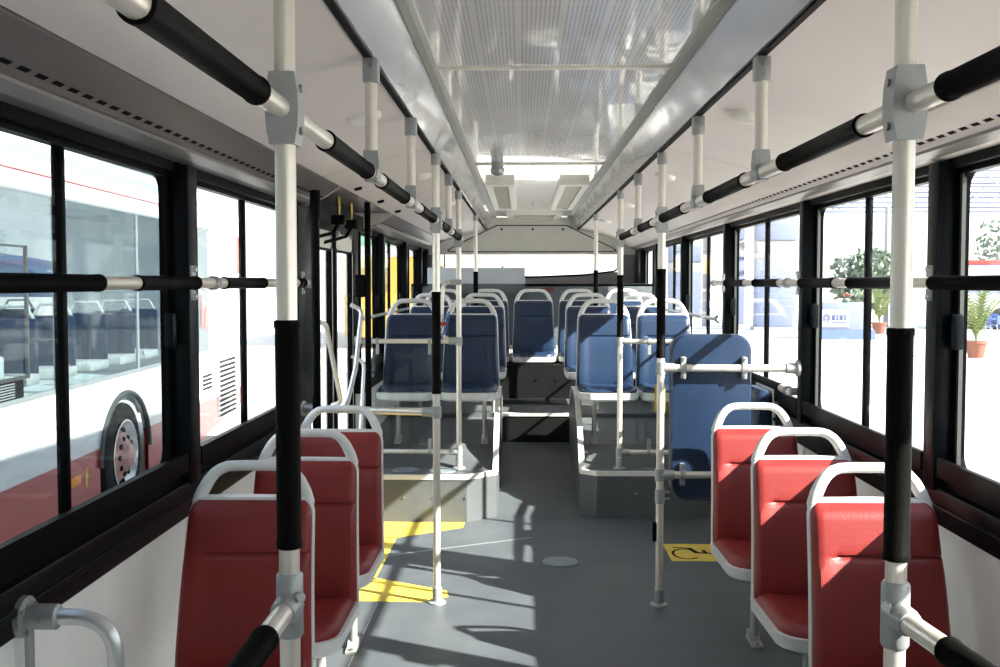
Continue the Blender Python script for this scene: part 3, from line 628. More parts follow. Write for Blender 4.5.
# glass screens in front of the first blue seats
for sgn in (-1, 1):
    side = 'left' if sgn < 0 else 'right'; x = -0.520 if sgn < 0 else 0.525
    t = thing('glass_screen', 'clear glass screen hung between two white bars on the %s platform' % side, 'screen', (x,6.70,0.31), group='glass screens')
    zu, zl = 1.122-0.31, 0.40-0.31; L = 0.672
    for nm, z in (('upper_bar', zu), ('lower_bar', zl)):
        b = MB().tube([(0,0,z),(sgn*(L+0.005),0,z)], 0.016, 14).build(nm, 'tube', t)
        tee(MB(), (0,0,z), (sgn,0,0)).build('tee_clamp', 'cast', b)
        wall_flange(MB(), (sgn*(L+0.005),0,z), (-sgn,0,0), 0.026).build('wall_flange', 'cast', b)
    poly = []; xa, xb, za, zb, r = 0.10, 0.62, zl+0.03, zu-0.045, 0.05
    for (cx, cz, a0) in ((xb-r,za+r,-PI/2),(xb-r,zb-r,0),(xa+r,zb-r,PI/2),(xa+r,za+r,PI)):
        poly += arc(cx, cz, r, a0, a0+PI/2, 5)
    MB().prism([(sgn*px, pz) for px, pz in poly], 'y', -0.003, 0.003).build('pane', 'glass', t, False)
    for cx in (0.19, 0.53):
        for z, s in ((zu, -1), (zl, 1)):
            c = MB(); c.tube([(sgn*(cx-0.011),0,z),(sgn*(cx+0.011),0,z)], 0.021, 12); c.box(sgn*cx-0.010, sgn*cx+0.010, -0.008, 0.008, min(z, z+s*0.085), max(z, z+s*0.085)); c.build('clip', 'cast', t, False)
# bent handle with loose blue wires on the left platform pole
t = thing('bent_handle', 'bent white handle with blue wires and a red tie on the left platform pole', 'handle', (-0.520,6.70,1.13))
MB().tube(smooth_path([(0,-0.0,0.375),(-0.10,-0.0,0.375),(-0.11,0,0.20),(-0.11,0,0.03),(-0.06,0,0.0),(0,0,0.0)], 0.05), 0.0125, 12).build('tube', 'tube', t)
for z in (0.375, 0.0): MB().rbox(-0.055, 0.022, -0.024, 0.024, z-0.018, z+0.018, 0.005).build('clamp', 'cast', t)
for i in range(3):
    pts = []
    for k in range(15):
        a = k/14*2*PI; pts.append((-0.105+0.035*math.sin(a+i)+0.006*i, -0.02+0.012*math.cos(a*2+i), 0.10+(0.065+0.01*i)*math.cos(a)-0.03*i*math.sin(a*0.5)*0.3))
    MB().tube(pts, 0.0028, 6).build('wire', 'wire', t)
MB().rbox(-0.135, -0.075, -0.036, 0.0, 0.095, 0.118, 0.005).build('cable_tie', 'redplastic', t)
# chrome rails along the rear side windows
for sgn in (-1, 1):
    t = thing('seat_side_rail', 'thin chrome rail under the rear %s windows beside the blue seats' % ('left' if sgn < 0 else 'right'), 'handrail', (sgn*1.155,6.78,1.265), group='rear window rails')
    MB().tube([(sgn*0.02,0,-0.004),(0,0.05,0),(0,3.3,0),(sgn*0.02,3.35,0)], 0.0115, 10).build('tube', 'chrome', t)
    for y in (0.03, 1.55, 3.3): MB().tube([(sgn*0.03,y,0),(sgn*0.018,y,0),(0,y,0)], [0.03,0.03,0.014], 10).build('bracket', 'cast', t)
t = hrail('wheelchair_bay_rail', 'black foam rail under the right window behind the blue padded board', 'handrail', [(1.14,4.83,0.995),(1.14,6.5,0.995)], [(0.17,1.4)], rings=(0.03,))
for y in (0.0, 1.69): MB().tube([(0,y,0),(0.03,y,0)], 0.02, 10).build('bracket', 'cast', t)

# hooped rail at the bottom left
t = thing('hooped_rail', 'curved metal rail bolted to the left wall in the near corner', 'handrail', (-1.186,2.15,0.0))
MB().tube(smooth_path([(0.02,0,0.79),(0.211,0.0,0.79),(0.213,0.0,0.0)], 0.13, 10), R, 18).build('tube', 'chrome', t)
c = MB(); c.tube([(0.0,0,0.79),(0.024,0,0.79),(0.026,0,0.79),(0.088,0,0.79),(0.092,0,0.79)], [0.044,0.044,0.027,0.027,0.022], 20); co = c.build('wall_flange', 'cast', t)
for a in (0.6, 2.6, 4.4): MB().tube([(0.022,0.034*math.cos(a),0.79+0.034*math.sin(a)),(0.029,0.034*math.cos(a),0.79+0.034*math.sin(a))], 0.006, 8).build('bolt', 'bolt', co)
MB().tube([(0.058,-0.026,0.79),(0.058,-0.031,0.79)], 0.006, 8).build('bolt', 'bolt', co)
MB().tube([(0.026,0,0.0),(0.026,0,0.82)], 0.010, 12).build('lower_post', 'cast', t)

# blue padded board in the wheelchair bay
t = thing('wheelchair_backboard', 'tall navy padded backboard clamped to two white bars by the right poles', 'backboard', (0.53,4.77,0.0))
def board(w, z0, z1, d, r):
    mb = MB(); out = []
    for (cx, cz, a0) in ((w/2-r,z0+r,-PI/2),(w/2-r,z1-r,0),(-w/2+r,z1-r,PI/2),(-w/2+r,z0+r,PI)): out += arc(cx, cz, r, a0, a0+PI/2, 7)
    n = len(out); rings = [(1.0,0.0),(1.0,d*0.55),(0.985,d*0.85),(0.955,d),(0.90,d*1.03)]
    vs = []; cz = (z0+z1)/2
    for s, y in rings:
        for px, pz in out:
            f = 1-(1-s)*1.0; vs.append((px*f, -y, cz+(pz-cz)*(1-(1-s)*w/(z1-z0))))
    fs = [tuple(range(n-1,-1,-1)), tuple((len(rings)-1)*n+i for i in range(n))]
    for k in range(len(rings)-1):
        for i in range(n): fs.append((k*n+i, k*n+(i+1)%n, (k+1)*n+(i+1)%n, (k+1)*n+i))
    return mb.add(vs, fs)
b = board(0.375, 0.49, 1.262, 0.06, 0.075); bo = MB().add([(p[0]+0.24,p[1]+0.09,p[2]) for p in b.v], b.f).build('pad', 'navy', t)
pp = []
for (cx, cz, a0) in ((0.42-0.075,0.49+0.065,-PI/2),(0.42-0.075,1.262-0.085,0),(0.06+0.075,1.262-0.085,PI/2),(0.06+0.075,0.49+0.065,PI)):
    pp += [(px, 0.033, pz) for px, pz in arc(cx, cz, 0.065, a0, a0+PI/2, 6)]
MB().tube(pp + [pp[0]], 0.0035, 6, False).build('piping', 'navy', bo)
for nm, z in (('upper_bar', 1.108), ('lower_bar', 0.612)):
    br = MB().tube([(0,0,z),(0.63 if z > 1 else 0.655,0,z)], R, 14).build(nm, 'tube', t)
    tee(MB(), (0,0,z), (1,0,0)).build('tee_clamp', 'cast', br)
    wall_flange(MB(), (0.635 if z > 1 else 0.655,0,z), (-1,0,0)).build('wall_flange', 'cast', br)
    for cx in (0.105, 0.385):
        c = MB(); c.tube([(cx-0.012,0,z),(cx+0.012,0,z)], 0.024, 14); c.rbox(cx-0.011, cx+0.011, -0.008, 0.03, z-0.05, z+0.052, 0.004); cc = c.build('clamp', 'cast', br)
        for dz in (-0.04, 0.042): MB().tube([(cx,-0.008,z+dz),(cx,-0.013,z+dz)], 0.006, 8).build('bolt', 'bolt', cc)
t = thing('tip_up_seat', 'dark navy folded tip-up seat against the right wall behind the backboard', 'seat', (1.178,5.45,-0.03))
MB().rbox(-0.10, 0.0, -0.19, 0.19, 0.55, 0.98, 0.04, 4).build('cushion', 'navy', t); MB().rbox(-0.015, 0.02, -0.205, 0.205, 0.53, 0.995, 0.015, 2).build('shell', 'shell', t)
MB().tube([(-0.05,-0.15,0.70),(0.02,-0.15,0.70)], 0.012, 10).build('hinge', 'cast', t)

# ------------------------------------------------------------------ seats
def back_y(z):
    t = (z-0.36)/0.53; return 0.118*t - 0.014*math.sin(PI*min(1, max(0, t)))
def back_hw(z, base=0.198, top=0.182, zt=0.887, r=0.045):
    t = min(1, max(0, (z-0.42)/0.46)); w = base + (top-base)*t
    if z > zt-r: q = min(r, z-(zt-r)); w -= r - math.sqrt(max(0, r*r-q*q))
    return w
def sm(a, b, v):
    t = min(1, max(0, (v-a)/(b-a))); return t*t*(3-2*t)
def make_seat(colour, legx, has_leg=True, ly=-0.10):
    t = thing('passenger_seat', 'seat', 'seat', (0,0,0))
    # shell: back plate
    mb = MB(); rows = [0.33,0.39,0.48,0.55,0.62,0.69,0.76,0.82,0.845,0.862,0.875,0.884,0.889]
    cs = [(-1,0.016),(-1,0.004),(-0.985,-0.004),(-0.94,-0.006),(0,-0.004),(0.94,-0.006),(0.985,-0.004),(1,0.004),(1,0.016),(0.93,0.036),(0,0.044),(-0.93,0.036)]
    vs = [(s*back_hw(z, 0.203, 0.187, 0.891, 0.048), back_y(z)+d+0.006, z) for z in rows for s, d in cs]; n = len(cs)
    fs = [(i*n+j, i*n+(j+1)%n, (i+1)*n+(j+1)%n, (i+1)*n+j) for i in range(len(rows)-1) for j in range(n)] + [tuple(range(n)), tuple((len(rows)-1)*n+j for j in range(n-1,-1,-1))]
    mb.add(vs, fs)
    # shell: seat pan
    def outline(g):
        hw = 0.197+g; yb, yf, r = 0.03, -0.425-g, 0.105
        pts = [(hw, yb)] + [(hw-r+r*math.cos(a), yf+r-r*math.sin(a)) for a in [PI/2*i/8 for i in range(9)]]
        return pts + [(-x, y) for x, y in reversed(pts)]
    for (g0, z0, g1, z1) in ((-0.012,0.316,0.004,0.330),(0.004,0.330,0.008,0.374)):
        o0, o1 = outline(g0), outline(g1); n = len(o0)
        tilt = lambda y: -0.012*y if y < 0 else 0
        mb.add([(x,y,z0+tilt(y)) for x, y in o0] + [(x,y,z1+tilt(y)) for x, y in o1], [tuple(range(n-1,-1,-1)), tuple(range(n,2*n))] + [(i,(i+1)%n,n+(i+1)%n,n+i) for i in range(n)])
    mb.build('shell', 'shell', t)
    # back pad with piped crease
    zs = [0.383,0.389,0.402,0.44,0.50,0.55,0.60,0.65,0.69,0.712,0.724,0.730,0.734,0.740,0.752,0.775,0.81,0.835,0.853,0.866,0.874,0.879,0.882]
    ss = [-1,-0.99,-0.965,-0.92,-0.82,-0.70,-0.62,-0.5,-0.25,0,0.25,0.5,0.62,0.70,0.82,0.92,0.965,0.99,1]
    vs = []
    for z in zs:
        for s in ss:
            ez = min(sm(0, 0.035, z-0.380), sm(0, 0.035, 0.885-z)); es = min(1, (1-abs(s))/0.10); es = math.sqrt(max(0, 1-(1-es)**2))
            d = 0.034*ez**0.6*es + 0.010*sm(0.5, 0.85, abs(s))*es*sm(0.735, 0.68, z)
            if s > -0.66: d -= 0.012*math.exp(-((z-0.732)/0.006)**2)*es
            vs.append((s*back_hw(z), back_y(z)-d, z))
    n = len(ss); fs = [(i*n+j, i*n+j+1, (i+1)*n+j+1, (i+1)*n+j) for i in range(len(zs)-1) for j in range(n-1)]
    pad = MB().add(vs, fs).build('back_pad', colour, t)
    # cushion
    ys = [0.0,-0.01,-0.03,-0.08,-0.15,-0.22,-0.29,-0.33,-0.36,-0.385,-0.40,-0.41,-0.417]
    vs = []
    for y in ys:
        hw = 0.192; r = 0.10; yf = -0.42
        if y < yf+r: q = (yf+r)-y; hw -= r-math.sqrt(max(0, r*r-q*q))
        for s in ss:
            es = min(1, (1-abs(s))/0.16); es = math.sqrt(max(0, 1-(1-es)**2)); ey = math.sqrt(max(0, 1-(1-min(1, (y+0.42)/0.07))**2))
            h = 0.030*es*ey + 0.012*sm(0.45, 0.9, abs(s))*es*ey
            vs.append((s*hw, y, 0.371 - 0.012*y + h))
    fs = [(i*n+j, i*n+j+1, (i+1)*n+j+1, (i+1)*n+j) for i in range(len(ys)-1) for j in range(n-1)]
    MB().add(vs, fs).build('cushion', colour, t)
    # grab handle arch
    hp = [(-0.169,0.848),(-0.166,0.874),(-0.154,0.905),(-0.138,0.936),(-0.120,0.959),(-0.102,0.972),(-0.080,0.979),(-0.04,0.981)]
    hr = [0.014,0.019,0.0195,0.0185,0.0175,0.017,0.0165,0.0165]
    pts = [(x, back_y(z)+0.022, z) for x, z in hp]; pts += [(-x, y, z) for x, y, z in reversed(pts)]
    MB().tube(pts, hr + hr[::-1], 14).build('grab_handle', 'shell', t)
    if has_leg:
        MB().tube([(legx,ly,0.33),(legx,ly,0.012)], 0.0165, 14).build('leg', 'alu', t)
        f = MB(); f.prism([(-0.045,0.0),(0.10,0.0),(0.10,0.010),(0.045,0.016),(0.02,0.045),(-0.02,0.045),(-0.03,0.012),(-0.045,0.008)], 'x', legx-0.022, legx+0.022)
        f = MB().add([(p[0], -p[1]+ly+0.02, p[2]) for p in f.v], f.f)
        fo = f.build('foot_plate', 'alu', t, False)
        for y in (ly-0.065, ly+0.055): MB().tube([(legx,y,0.006),(legx,y,0.019)], 0.009, 8).build('bolt', 'bolt', fo)
    return t
def drop(root):
    for ch in list(root.children):
        for g in list(ch.children): bpy.data.objects.remove(g)
        bpy.data.objects.remove(ch)
    bpy.data.objects.remove(root)
seatsR = [(0.922,2.93,'nearest the camera, behind the near pole'),(0.922,3.68,'in the middle of the three'),(0.922,4.48,'farthest of the three, beside the wheelchair marking')]
seatsL = [(-0.917,2.93,'nearest the camera, behind the near pole'),(-0.893,3.61,'in the middle of the three'),(-0.902,4.34,'farthest of the three, beside the yellow door marking')]
rp = make_seat('red', -0.06, ly=-0.2); lp = make_seat('red', 0.10, ly=-0.16)
for proto, lst, side in ((rp, seatsR, 'right'), (lp, seatsL, 'left')):
    for x, y, d in lst:
        copy_thing(proto, (x,y,0), 0, 'red padded single seat on the %s, %s' % (side, d), 'red seats').scale = (1, 1, 0.967)
bpA = make_seat('navy', -0.08); bpB = make_seat('navy', 0.10); bpC = make_seat('navy', 0, False)
rows = [(bpB,-0.47,7.25,0.392,'aisle seat of the first navy pair on the left'),(bpA,-0.89,7.25,0.392,'window seat of the first navy pair on the left'),
        (bpA,0.472,7.25,0.392,'aisle seat of the first navy pair on the right, sunlit'),(bpB,0.892,7.25,0.392,'window seat of the first navy pair on the right'),
        (bpB,-0.44,8.50,0.42,'aisle seat of the second navy pair on the left'),(bpA,-0.86,8.50,0.42,'window seat of the second navy pair on the left'),
        (bpA,0.44,8.50,0.42,'aisle seat of the second navy pair on the right'),(bpB,0.86,8.50,0.42,'window seat of the second navy pair on the right'),
        (bpC,-0.862,9.82,0.447,'navy seat in the rear row next to the left wall'),(bpC,-0.431,9.82,0.447,'navy seat in the rear row just left of its middle seat'),
        (bpC,0.0,9.82,0.447,'navy seat in the middle of the rear row, facing the aisle'),(bpC,0.431,9.82,0.447,'navy seat in the rear row just right of its middle seat'),(bpC,0.862,9.82,0.447,'navy seat in the rear row next to the right wall')]
for proto, x, y, z, lab in rows:
    s = copy_thing(proto, (x,y,z), 0, lab, 'navy seats')
    if x == 0.0:
        for sx in (-1, 1):
            st = MB().tube([(sx*0.2135,-0.12,0.315),(sx*0.2135,-0.12,0.46),(sx*0.2135,-0.12,0.47)], [0.008,0.008,0.010], 10).build('belt_stalk', 'shell', s)
for p in (rp, lp, bpA, bpB, bpC): drop(p)
# low pedestal rails that carry the seats with no floor leg are hidden by the bench box

# ------------------------------------------------------------------ outdoors
GZ = -0.55
gd = MB().add([(-120,-60,GZ),(120,-60,GZ),(120,180,GZ),(-120,180,GZ)], [(0,1,2,3)]).build('ground', 'asphalt', None, False); tag(gd, 'pale sunlit concrete forecourt around the bus', 'ground', kind='structure')

# the white and red bus parked on the left
PB = thing('parked_bus', 'white and red bus parked alongside, seen through the left windows', 'bus', (-3.79,9.47,GZ-0.02), 0.045)
def side_panel(z0, z1, y0, y1, arch=0.66, zc=0.47, m='bus_white', nm='side_panel', xo=0.0):
    ys = sorted(set([y0, y1] + [max(y0, min(y1, a)) for a in [-arch*math.cos(PI*i/24) for i in range(25)]]))
    mb = MB()
    for a, b in zip(ys[:-1], ys[1:]):
        def lo(y): return max(z0, zc + 0.58*math.sqrt(max(0, 1-(y/arch)**2))) if abs(y) < arch else z0
        la, lb = lo(a+1e-6), lo(b-1e-6)
        if la >= z1 and lb >= z1: continue
        la, lb = min(la, z1), min(lb, z1)
        mb.add([(xo,a,la),(xo,b,lb),(xo,b,z1),(xo,a,z1),(xo-0.04,a,la),(xo-0.04,b,lb),(xo-0.04,b,z1),(xo-0.04,a,z1)], [(0,1,2,3),(7,6,5,4),(0,4,5,1),(3,2,6,7)])
    return mb.build(nm, m, PB, False)
BY0, BY1 = -6.8, 4.75
side_panel(0.64, 1.225, BY0, BY1); side_panel(0.22, 0.64, BY0, 2.7, m='bus_red', nm='red_skirt')
q = MB(); q.prism([(2.7,0.22),(4.75,0.42),(4.75,0.64),(2.7,0.64)], 'x', -0.04, 0.0); q.build('red_skirt', 'bus_red', PB, False)
MB().box(-0.05, 0.0, BY0, BY1, 2.74, 3.05).build('cant_panel', 'bus_white', PB, False)
MB().box(-0.005, 0.004, BY0, BY1, 2.872, 2.882).build('red_stripe', 'bus_red', PB, False)
rfp = MB(); rfp.prism([(0.0,3.05),(-0.10,3.16),(-1.25,3.22),(-2.4,3.16),(-2.5,3.05),(-2.5,2.98),(0.0,2.98)], 'y', BY0, BY1); rfp.build('roof', 'bus_white', PB, True)
MB().box(-2.5, -0.02, BY1-0.06, BY1, 0.42, 3.0).build('rear_panel', 'bus_white', PB, False)
MB().box(-2.5, -0.02, BY0, BY0+0.06, 0.3, 1.2).build('front_panel', 'bus_white', PB, False)
MB().box(-2.46, -0.05, BY0+0.1, BY1-0.1, 0.80, 0.86).build('bus_floor', 'bus_in', PB, False)
MB().box(-2.5, -2.46, BY0, BY1, 0.3, 1.25).build('far_side', 'bus_in', PB, False)
MB().box(-0.05, -0.045, BY0, BY1, 0.86, 1.225).build('inner_lining', 'bus_in', PB, False)
wins = [(-6.7,-4.95),(-4.9,-3.35),(-3.3,-1.55),(-1.5,0.40),(0.45,2.35),(2.4,3.2)]
for a, b in wins:
    po = MB().box(-0.012, -0.006, a, b, 1.225, 2.74).build('side_window', 'glass_bus', PB, False)
    MB().box(-2.49, -2.484, a, b, 1.25, 2.7).build('far_window', 'glass', PB, False)
for (a, b) in wins[:-1]:
    MB().box(-0.02, -0.002, b, b+0.05, 1.225, 2.74).build('window_seal', 'bus_grey', PB, False)
    MB().box(-2.5, -2.46, b-0.03, b+0.09, 1.25, 2.74).build('far_pillar', 'bus_in', PB, False)
MB().box(-0.04, 0.0, 3.2, BY1, 1.225, 2.74).build('engine_panel', 'bus_white', PB, False)
MB().box(-0.02, 0.003, BY0, 3.2, 2.725, 2.745).build('drip_rail', 'bus_grey', PB, False)
MB().box(-0.02, 0.006, BY0, 3.2, 1.215, 1.25).build('belt_rail', 'bus_grey', PB, False)
# driver window frame and ribbed panel below it
f = MB(); f.box(-0.01, 0.012, -4.0, -2.05, 1.38, 1.405); f.box(-0.01, 0.012, -2.075, -2.05, 1.38, 2.34); f.box(-0.01, 0.012, -4.0, -2.05, 2.325, 2.34)
f.build('driver_window_frame', 'arch', PB, False)
gp = MB().box(-0.008, 0.006, -3.6, -2.15, 1.25, 1.38).build('ribbed_panel', 'tyre', PB, False)
for i in range(6): MB().rbox(0.004, 0.014, -2.95, -2.3, 1.262+i*0.019, 1.272+i*0.019, 0.003).build('rib', 'bus_grey', gp)
for y in (-1.35, 0.55): MB().tube([(0.0,y,1.40),(0.014,y,1.40)], 0.028, 10).build('window_bolt', 'bus_grey', PB)
for a, b, z0, n, dz in ((3.55,4.38,0.37,12,0.062),(2.72,3.12,0.79,4,0.05)):
    vo = MB().box(-0.01, 0.003, a-0.03, b+0.03, z0-0.02, z0+n*dz+0.02).build('louver_panel', 'bus_white', PB, False)
    for i in range(n): MB().prism([(0.002,z0+i*dz),(0.002,z0+i*dz+dz*0.55),(0.018,z0+i*dz+dz*0.2),(0.018,z0+i*dz)], 'y', a, b).build('louver', 'tyre', vo, False)
MB().box(-0.002, 0.003, 3.43, 3.445, 0.42, 1.1).build('panel_gap', 'bus_grey', PB, False)
MB().rbox(0.0, 0.012, -1.32, -1.12, 0.42, 0.50, 0.004).build('marker_lamp', 'orange', PB)
mk = MB(); mk.prism([(-1.0,0.36),(-0.96,0.36),(-0.96,0.44),(-0.93,0.46),(-0.96,0.48),(-0.96,0.53),(-1.0,0.53)], 'x', 0.0, 0.004); mk.build('warning_sticker', 'yellow', PB, False)
MB().box(-0.005, 0.01, 4.55, 4.74, 2.2, 2.7).build('tail_lamp', 'bus_red', PB, False)
# red painted emblem: round head over a running stroke
em = MB(); em.tube([(0.0,2.85,2.05),(0.004,2.85,2.05)], 0.07, 14); em.prism([(2.72,1.55),(2.80,1.52),(2.84,1.72),(2.78,1.95),(2.70,1.90)], 'x', 0.0, 0.004); em.prism([(2.88,1.50),(3.0,1.60),(2.98,1.80),(2.88,1.72),(2.84,1.58)], 'x', 0.0, 0.004)
em.build('emblem', 'bus_red', PB, False)
# wheel
wl_ = MB(); prof = [(0.32,-0.02),(0.36,0.0),(0.43,0.0),(0.485,-0.02),(0.50,-0.06),(0.50,-0.24),(0.32,-0.26)]
def lathe_x(prof, y, z, n=36):
    mb = MB(); k = len(prof); vs = []
    for j in range(n):
        a = 2*PI*j/n
        for r, x in prof: vs.append((x, y+r*math.cos(a), z+r*math.sin(a)))
    fs = [(j*k+i, j*k+i+1, ((j+1)%n)*k+i+1, ((j+1)%n)*k+i) for j in range(n) for i in range(k-1)]
    return mb.add(vs, fs)
wh = lathe_x(prof, 0, 0.47).build('wheel', 'tyre', PB)
lathe_x([(0.32,0.0),(0.335,0.006),(0.32,0.01),(0.295,-0.02),(0.26,-0.06)], 0, 0.47).build('rim_ring', 'rimring', wh)
lathe_x([(0.262,-0.06),(0.235,-0.035),(0.20,-0.01),(0.13,0.02),(0.11,0.045),(0.06,0.055),(0.0,0.055)], 0, 0.47).build('hub', 'rim', wh)
for i in range(10):
    a = 2*PI*i/10; MB().tube([(-0.02,0.165*math.cos(a),0.47+0.165*math.sin(a)),(0.012,0.165*math.cos(a),0.47+0.165*math.sin(a))], 0.026, 10).build('hub_hole', 'rubber', wh)
for i in range(4):
    a = 2*PI*i/4+PI/2; MB().tube([(-0.05,0.237*math.cos(a-0.14),0.47+0.237*math.sin(a-0.14)),(-0.022,0.237*math.cos(a),0.47+0.237*math.sin(a))], 0.024, 8).build('rim_slot', 'rubber', wh)
ar = MB(); pts = [(0.01, -0.665*math.cos(PI*i/20), 0.47+0.585*math.sin(PI*i/20)) for i in range(21)]; ar.tube(pts, 0.025, 8); ar.build('wheel_arch', 'arch', PB)
MB().box(-0.5, -0.28, -0.75, 0.75, 0.2, 1.12).build('wheel_well', 'rubber', PB, False)
# seats inside the parked bus
k = 0
for row, y in enumerate((-1.9,-1.1,-0.3,0.5,1.3,2.1)):
    for x in (-0.55,-1.9):
        s = MB().rbox(x-0.21, x+0.21, y, y+0.07, 1.28, 1.78, 0.03, 2).build('bus_seat', 'navy', PB)
        MB().tube([(x-0.17,y+0.05,1.77),(x-0.11,y+0.06,1.88),(x+0.11,y+0.06,1.88),(x+0.17,y+0.05,1.77)], 0.016, 8).build('handle', 'shell', s)
        MB().rbox(x-0.22, x+0.22, y-0.42, y+0.05, 1.24, 1.33, 0.02).build('cushion', 'shell', s)
ds = MB().rbox(-0.95, -0.45, -3.2, -3.05, 1.3, 2.12, 0.07, 3).build('driver_seat', 'bus_grey', PB)
db = MB().rbox(-0.5, -0.1, -2.9, -2.2, 0.86, 1.55, 0.02).build('driver_partition', 'bus_in', PB)
MB().tube([(-0.3,-2.3,1.55),(-0.3,-2.3,2.7)], 0.02, 8).build('inner_pole', 'yellow', PB)

# yellow and green bus far behind, seen past the door
FB = thing('distant_bus', 'yellow and green bus far away beyond the rear left windows', 'bus', (-4.4,32,GZ))
MB().rbox(-1.25, 1.25, 0, 9, 0.35, 1.75, 0.08).build('lower_body', 'bus_yellow', FB); MB().rbox(-1.25, 1.25, 0.05, 9, 3.15, 3.55, 0.12).build('roof', 'bus_green', FB)
MB().box(-1.2, 1.2, 0.04, 8.9, 1.7, 2.85).build('cabin', 'bus_yellow', FB, False); MB().box(-1.2, 1.2, 0.03, 8.9, 2.85, 3.2).build('destination_band', 'stall_white', FB, False); MB().box(-1.08, 0.2, -0.01, 0.03, 1.8, 2.8).build('windscreen', 'glass_bus', FB, False)
for sx in (-1, 1):
    MB().tube([(sx*1.22,2.0,0.5),(sx*0.95,2.0,0.5)], 0.48, 18).build('wheel', 'tyre', FB); MB().rbox(sx*0.85-0.15, sx*0.85+0.15, -0.03, 0.02, 0.75, 0.95, 0.03).build('headlamp', 'lamp', FB)

# hoarding with dark lettering and blue posts beyond the parked bus
t = thing('banner_frame', 'sign frame with dark lettering seen through the parked bus windows', 'sign', (-24.2,60.0,GZ+1.25), 0.25)
MB().box(-2.6, 2.2, 0, 0.12, 1.9, 2.25).build('board', 'bus_grey', t, False); MB().box(-3.4, 3.2, 0.05, 0.15, 1.45, 1.55).build('rail', 'stall_white', t, False)
x = -1.9
for wdt, shape in ((0.5,'T'),(0.35,'C'),(0.35,'I'),(0.4,'F'),(0.3,'I'),(0.4,'V'),(0.35,'I')):
    l = MB()
    if shape == 'T': l.box(x, x+wdt, -0.04, 0, 2.85, 2.97); l.box(x+wdt*.4, x+wdt*.62, -0.04, 0, 2.3, 2.9)
    elif shape == 'C': l.box(x, x+wdt*.35, -0.04, 0, 2.3, 2.8); l.box(x, x+wdt, -0.04, 0, 2.72, 2.82); l.box(x, x+wdt, -0.04, 0, 2.28, 2.38)
    elif shape == 'F': l.box(x, x+wdt*.3, -0.04, 0, 2.28, 2.8); l.box(x, x+wdt, -0.04, 0, 2.70, 2.80); l.box(x, x+wdt*.8, -0.04, 0, 2.5, 2.58)
    elif shape == 'V': l.prism([(x,2.8),(x+wdt*.3,2.8),(x+wdt*.55,2.45),(x+wdt*.8,2.8),(x+wdt,2.8),(x+wdt*.62,2.28),(x+wdt*.45,2.28)], 'y', -0.04, 0)
    else: l.box(x, x+wdt*.5, -0.04, 0, 2.28, 2.8)
    l.build('letter', 'greywall', t, False); x += wdt+0.07
for sx in (-2.5, 2.1): MB().box(sx-0.06, sx+0.06, 0, 0.12, -1.25, 2.9).build('post', 'chair_blue', t, False)
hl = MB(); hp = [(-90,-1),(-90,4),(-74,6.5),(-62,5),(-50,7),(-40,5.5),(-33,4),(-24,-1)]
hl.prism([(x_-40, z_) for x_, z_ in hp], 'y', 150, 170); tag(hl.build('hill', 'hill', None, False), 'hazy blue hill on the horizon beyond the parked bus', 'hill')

# right side: stall, palms, furniture, pillars, trees
t = thing('exhibition_stall', 'pale blue stall counter with a white sign board, seen through the right window', 'stall', (11.5,37.8,GZ), -0.12); t.scale = (0.62, 0.62, 0.62)
MB().rbox(-1.25, 1.65, 0, 2.2, 0.55, 2.15, 0.04).build('counter', 'stall_pale', t); MB().prism([(-0.25,0.0),(2.4,0.0),(2.2,0.56),(0.0,0.56)], 'x', -1.6, 1.9).build('base', 'stall_blue', t, False)
sb = MB().box(-1.15, 0.45, -0.05, 0.0, 0.72, 1.75).build('sign_board', 'stall_white', t, False)
lg = MB()
hx = [(-0.85+0.17*math.cos(a), 1.27+0.24*math.sin(a)) for a in [PI/2+i*PI/3 for i in range(7)]]
for a, b in zip(hx[:-1], hx[1:]): lg.tube([(a[0],-0.06,a[1]),(b[0],-0.06,b[1])], 0.022, 6)
for dz in (-0.08, 0.08): lg.tube([(-0.97,-0.06,1.23+dz),(-0.73,-0.06,1.31+dz)], 0.022, 6)
lg.build('logo', 'chair_blue', sb, False)
for i in range(4):
    x0 = -0.55+i*0.22; l = MB(); l.box(x0, x0+0.16, -0.06, -0.05, 1.38, 1.42); l.box(x0, x0+0.16, -0.06, -0.05, 1.15, 1.19); l.box(x0+0.065, x0+0.10, -0.06, -0.05, 1.15, 1.42)
    if i % 2 == 0: l.box(x0, x0+0.03, -0.06, -0.05, 1.15, 1.42); l.box(x0+0.13, x0+0.16, -0.06, -0.05, 1.2, 1.42)
    l.box(x0+0.02, x0+0.14, -0.06, -0.05, 1.27, 1.30); l.build('character', 'chair_blue', sb, False)
for i in range(8): MB().box(-0.55+i*0.108, -0.55+i*0.108+0.07, -0.06, -0.05, 0.98, 1.04).build('small_letter', 'stall_blue', sb, False)
fl_ = thing('flower_vase', 'vase of red flowers with dark leaves on the pale blue stall counter', 'flowers', (11.75,38.1,GZ+1.333)); fl_.scale = (0.6, 0.6, 0.6)
MB().tube([(0,0,0),(0,0,0.05),(0,0,0.2),(0,0,0.28)], [0.12,0.17,0.20,0.12], 14).build('vase', 'leafdark', fl_)
for i in range(9):
    a = i*2.4; r_ = 0.12+0.05*(i % 3)
    MB().tube([(r_*math.cos(a),r_*math.sin(a),0.34+0.05*(i % 4)),(r_*math.cos(a),r_*math.sin(a),0.42+0.05*(i % 4)),(r_*math.cos(a),r_*math.sin(a),0.47+0.05*(i % 4))], [0.04,0.085,0.03], 8).build('blossom', 'petal' if i % 3 else 'leaf', fl_)
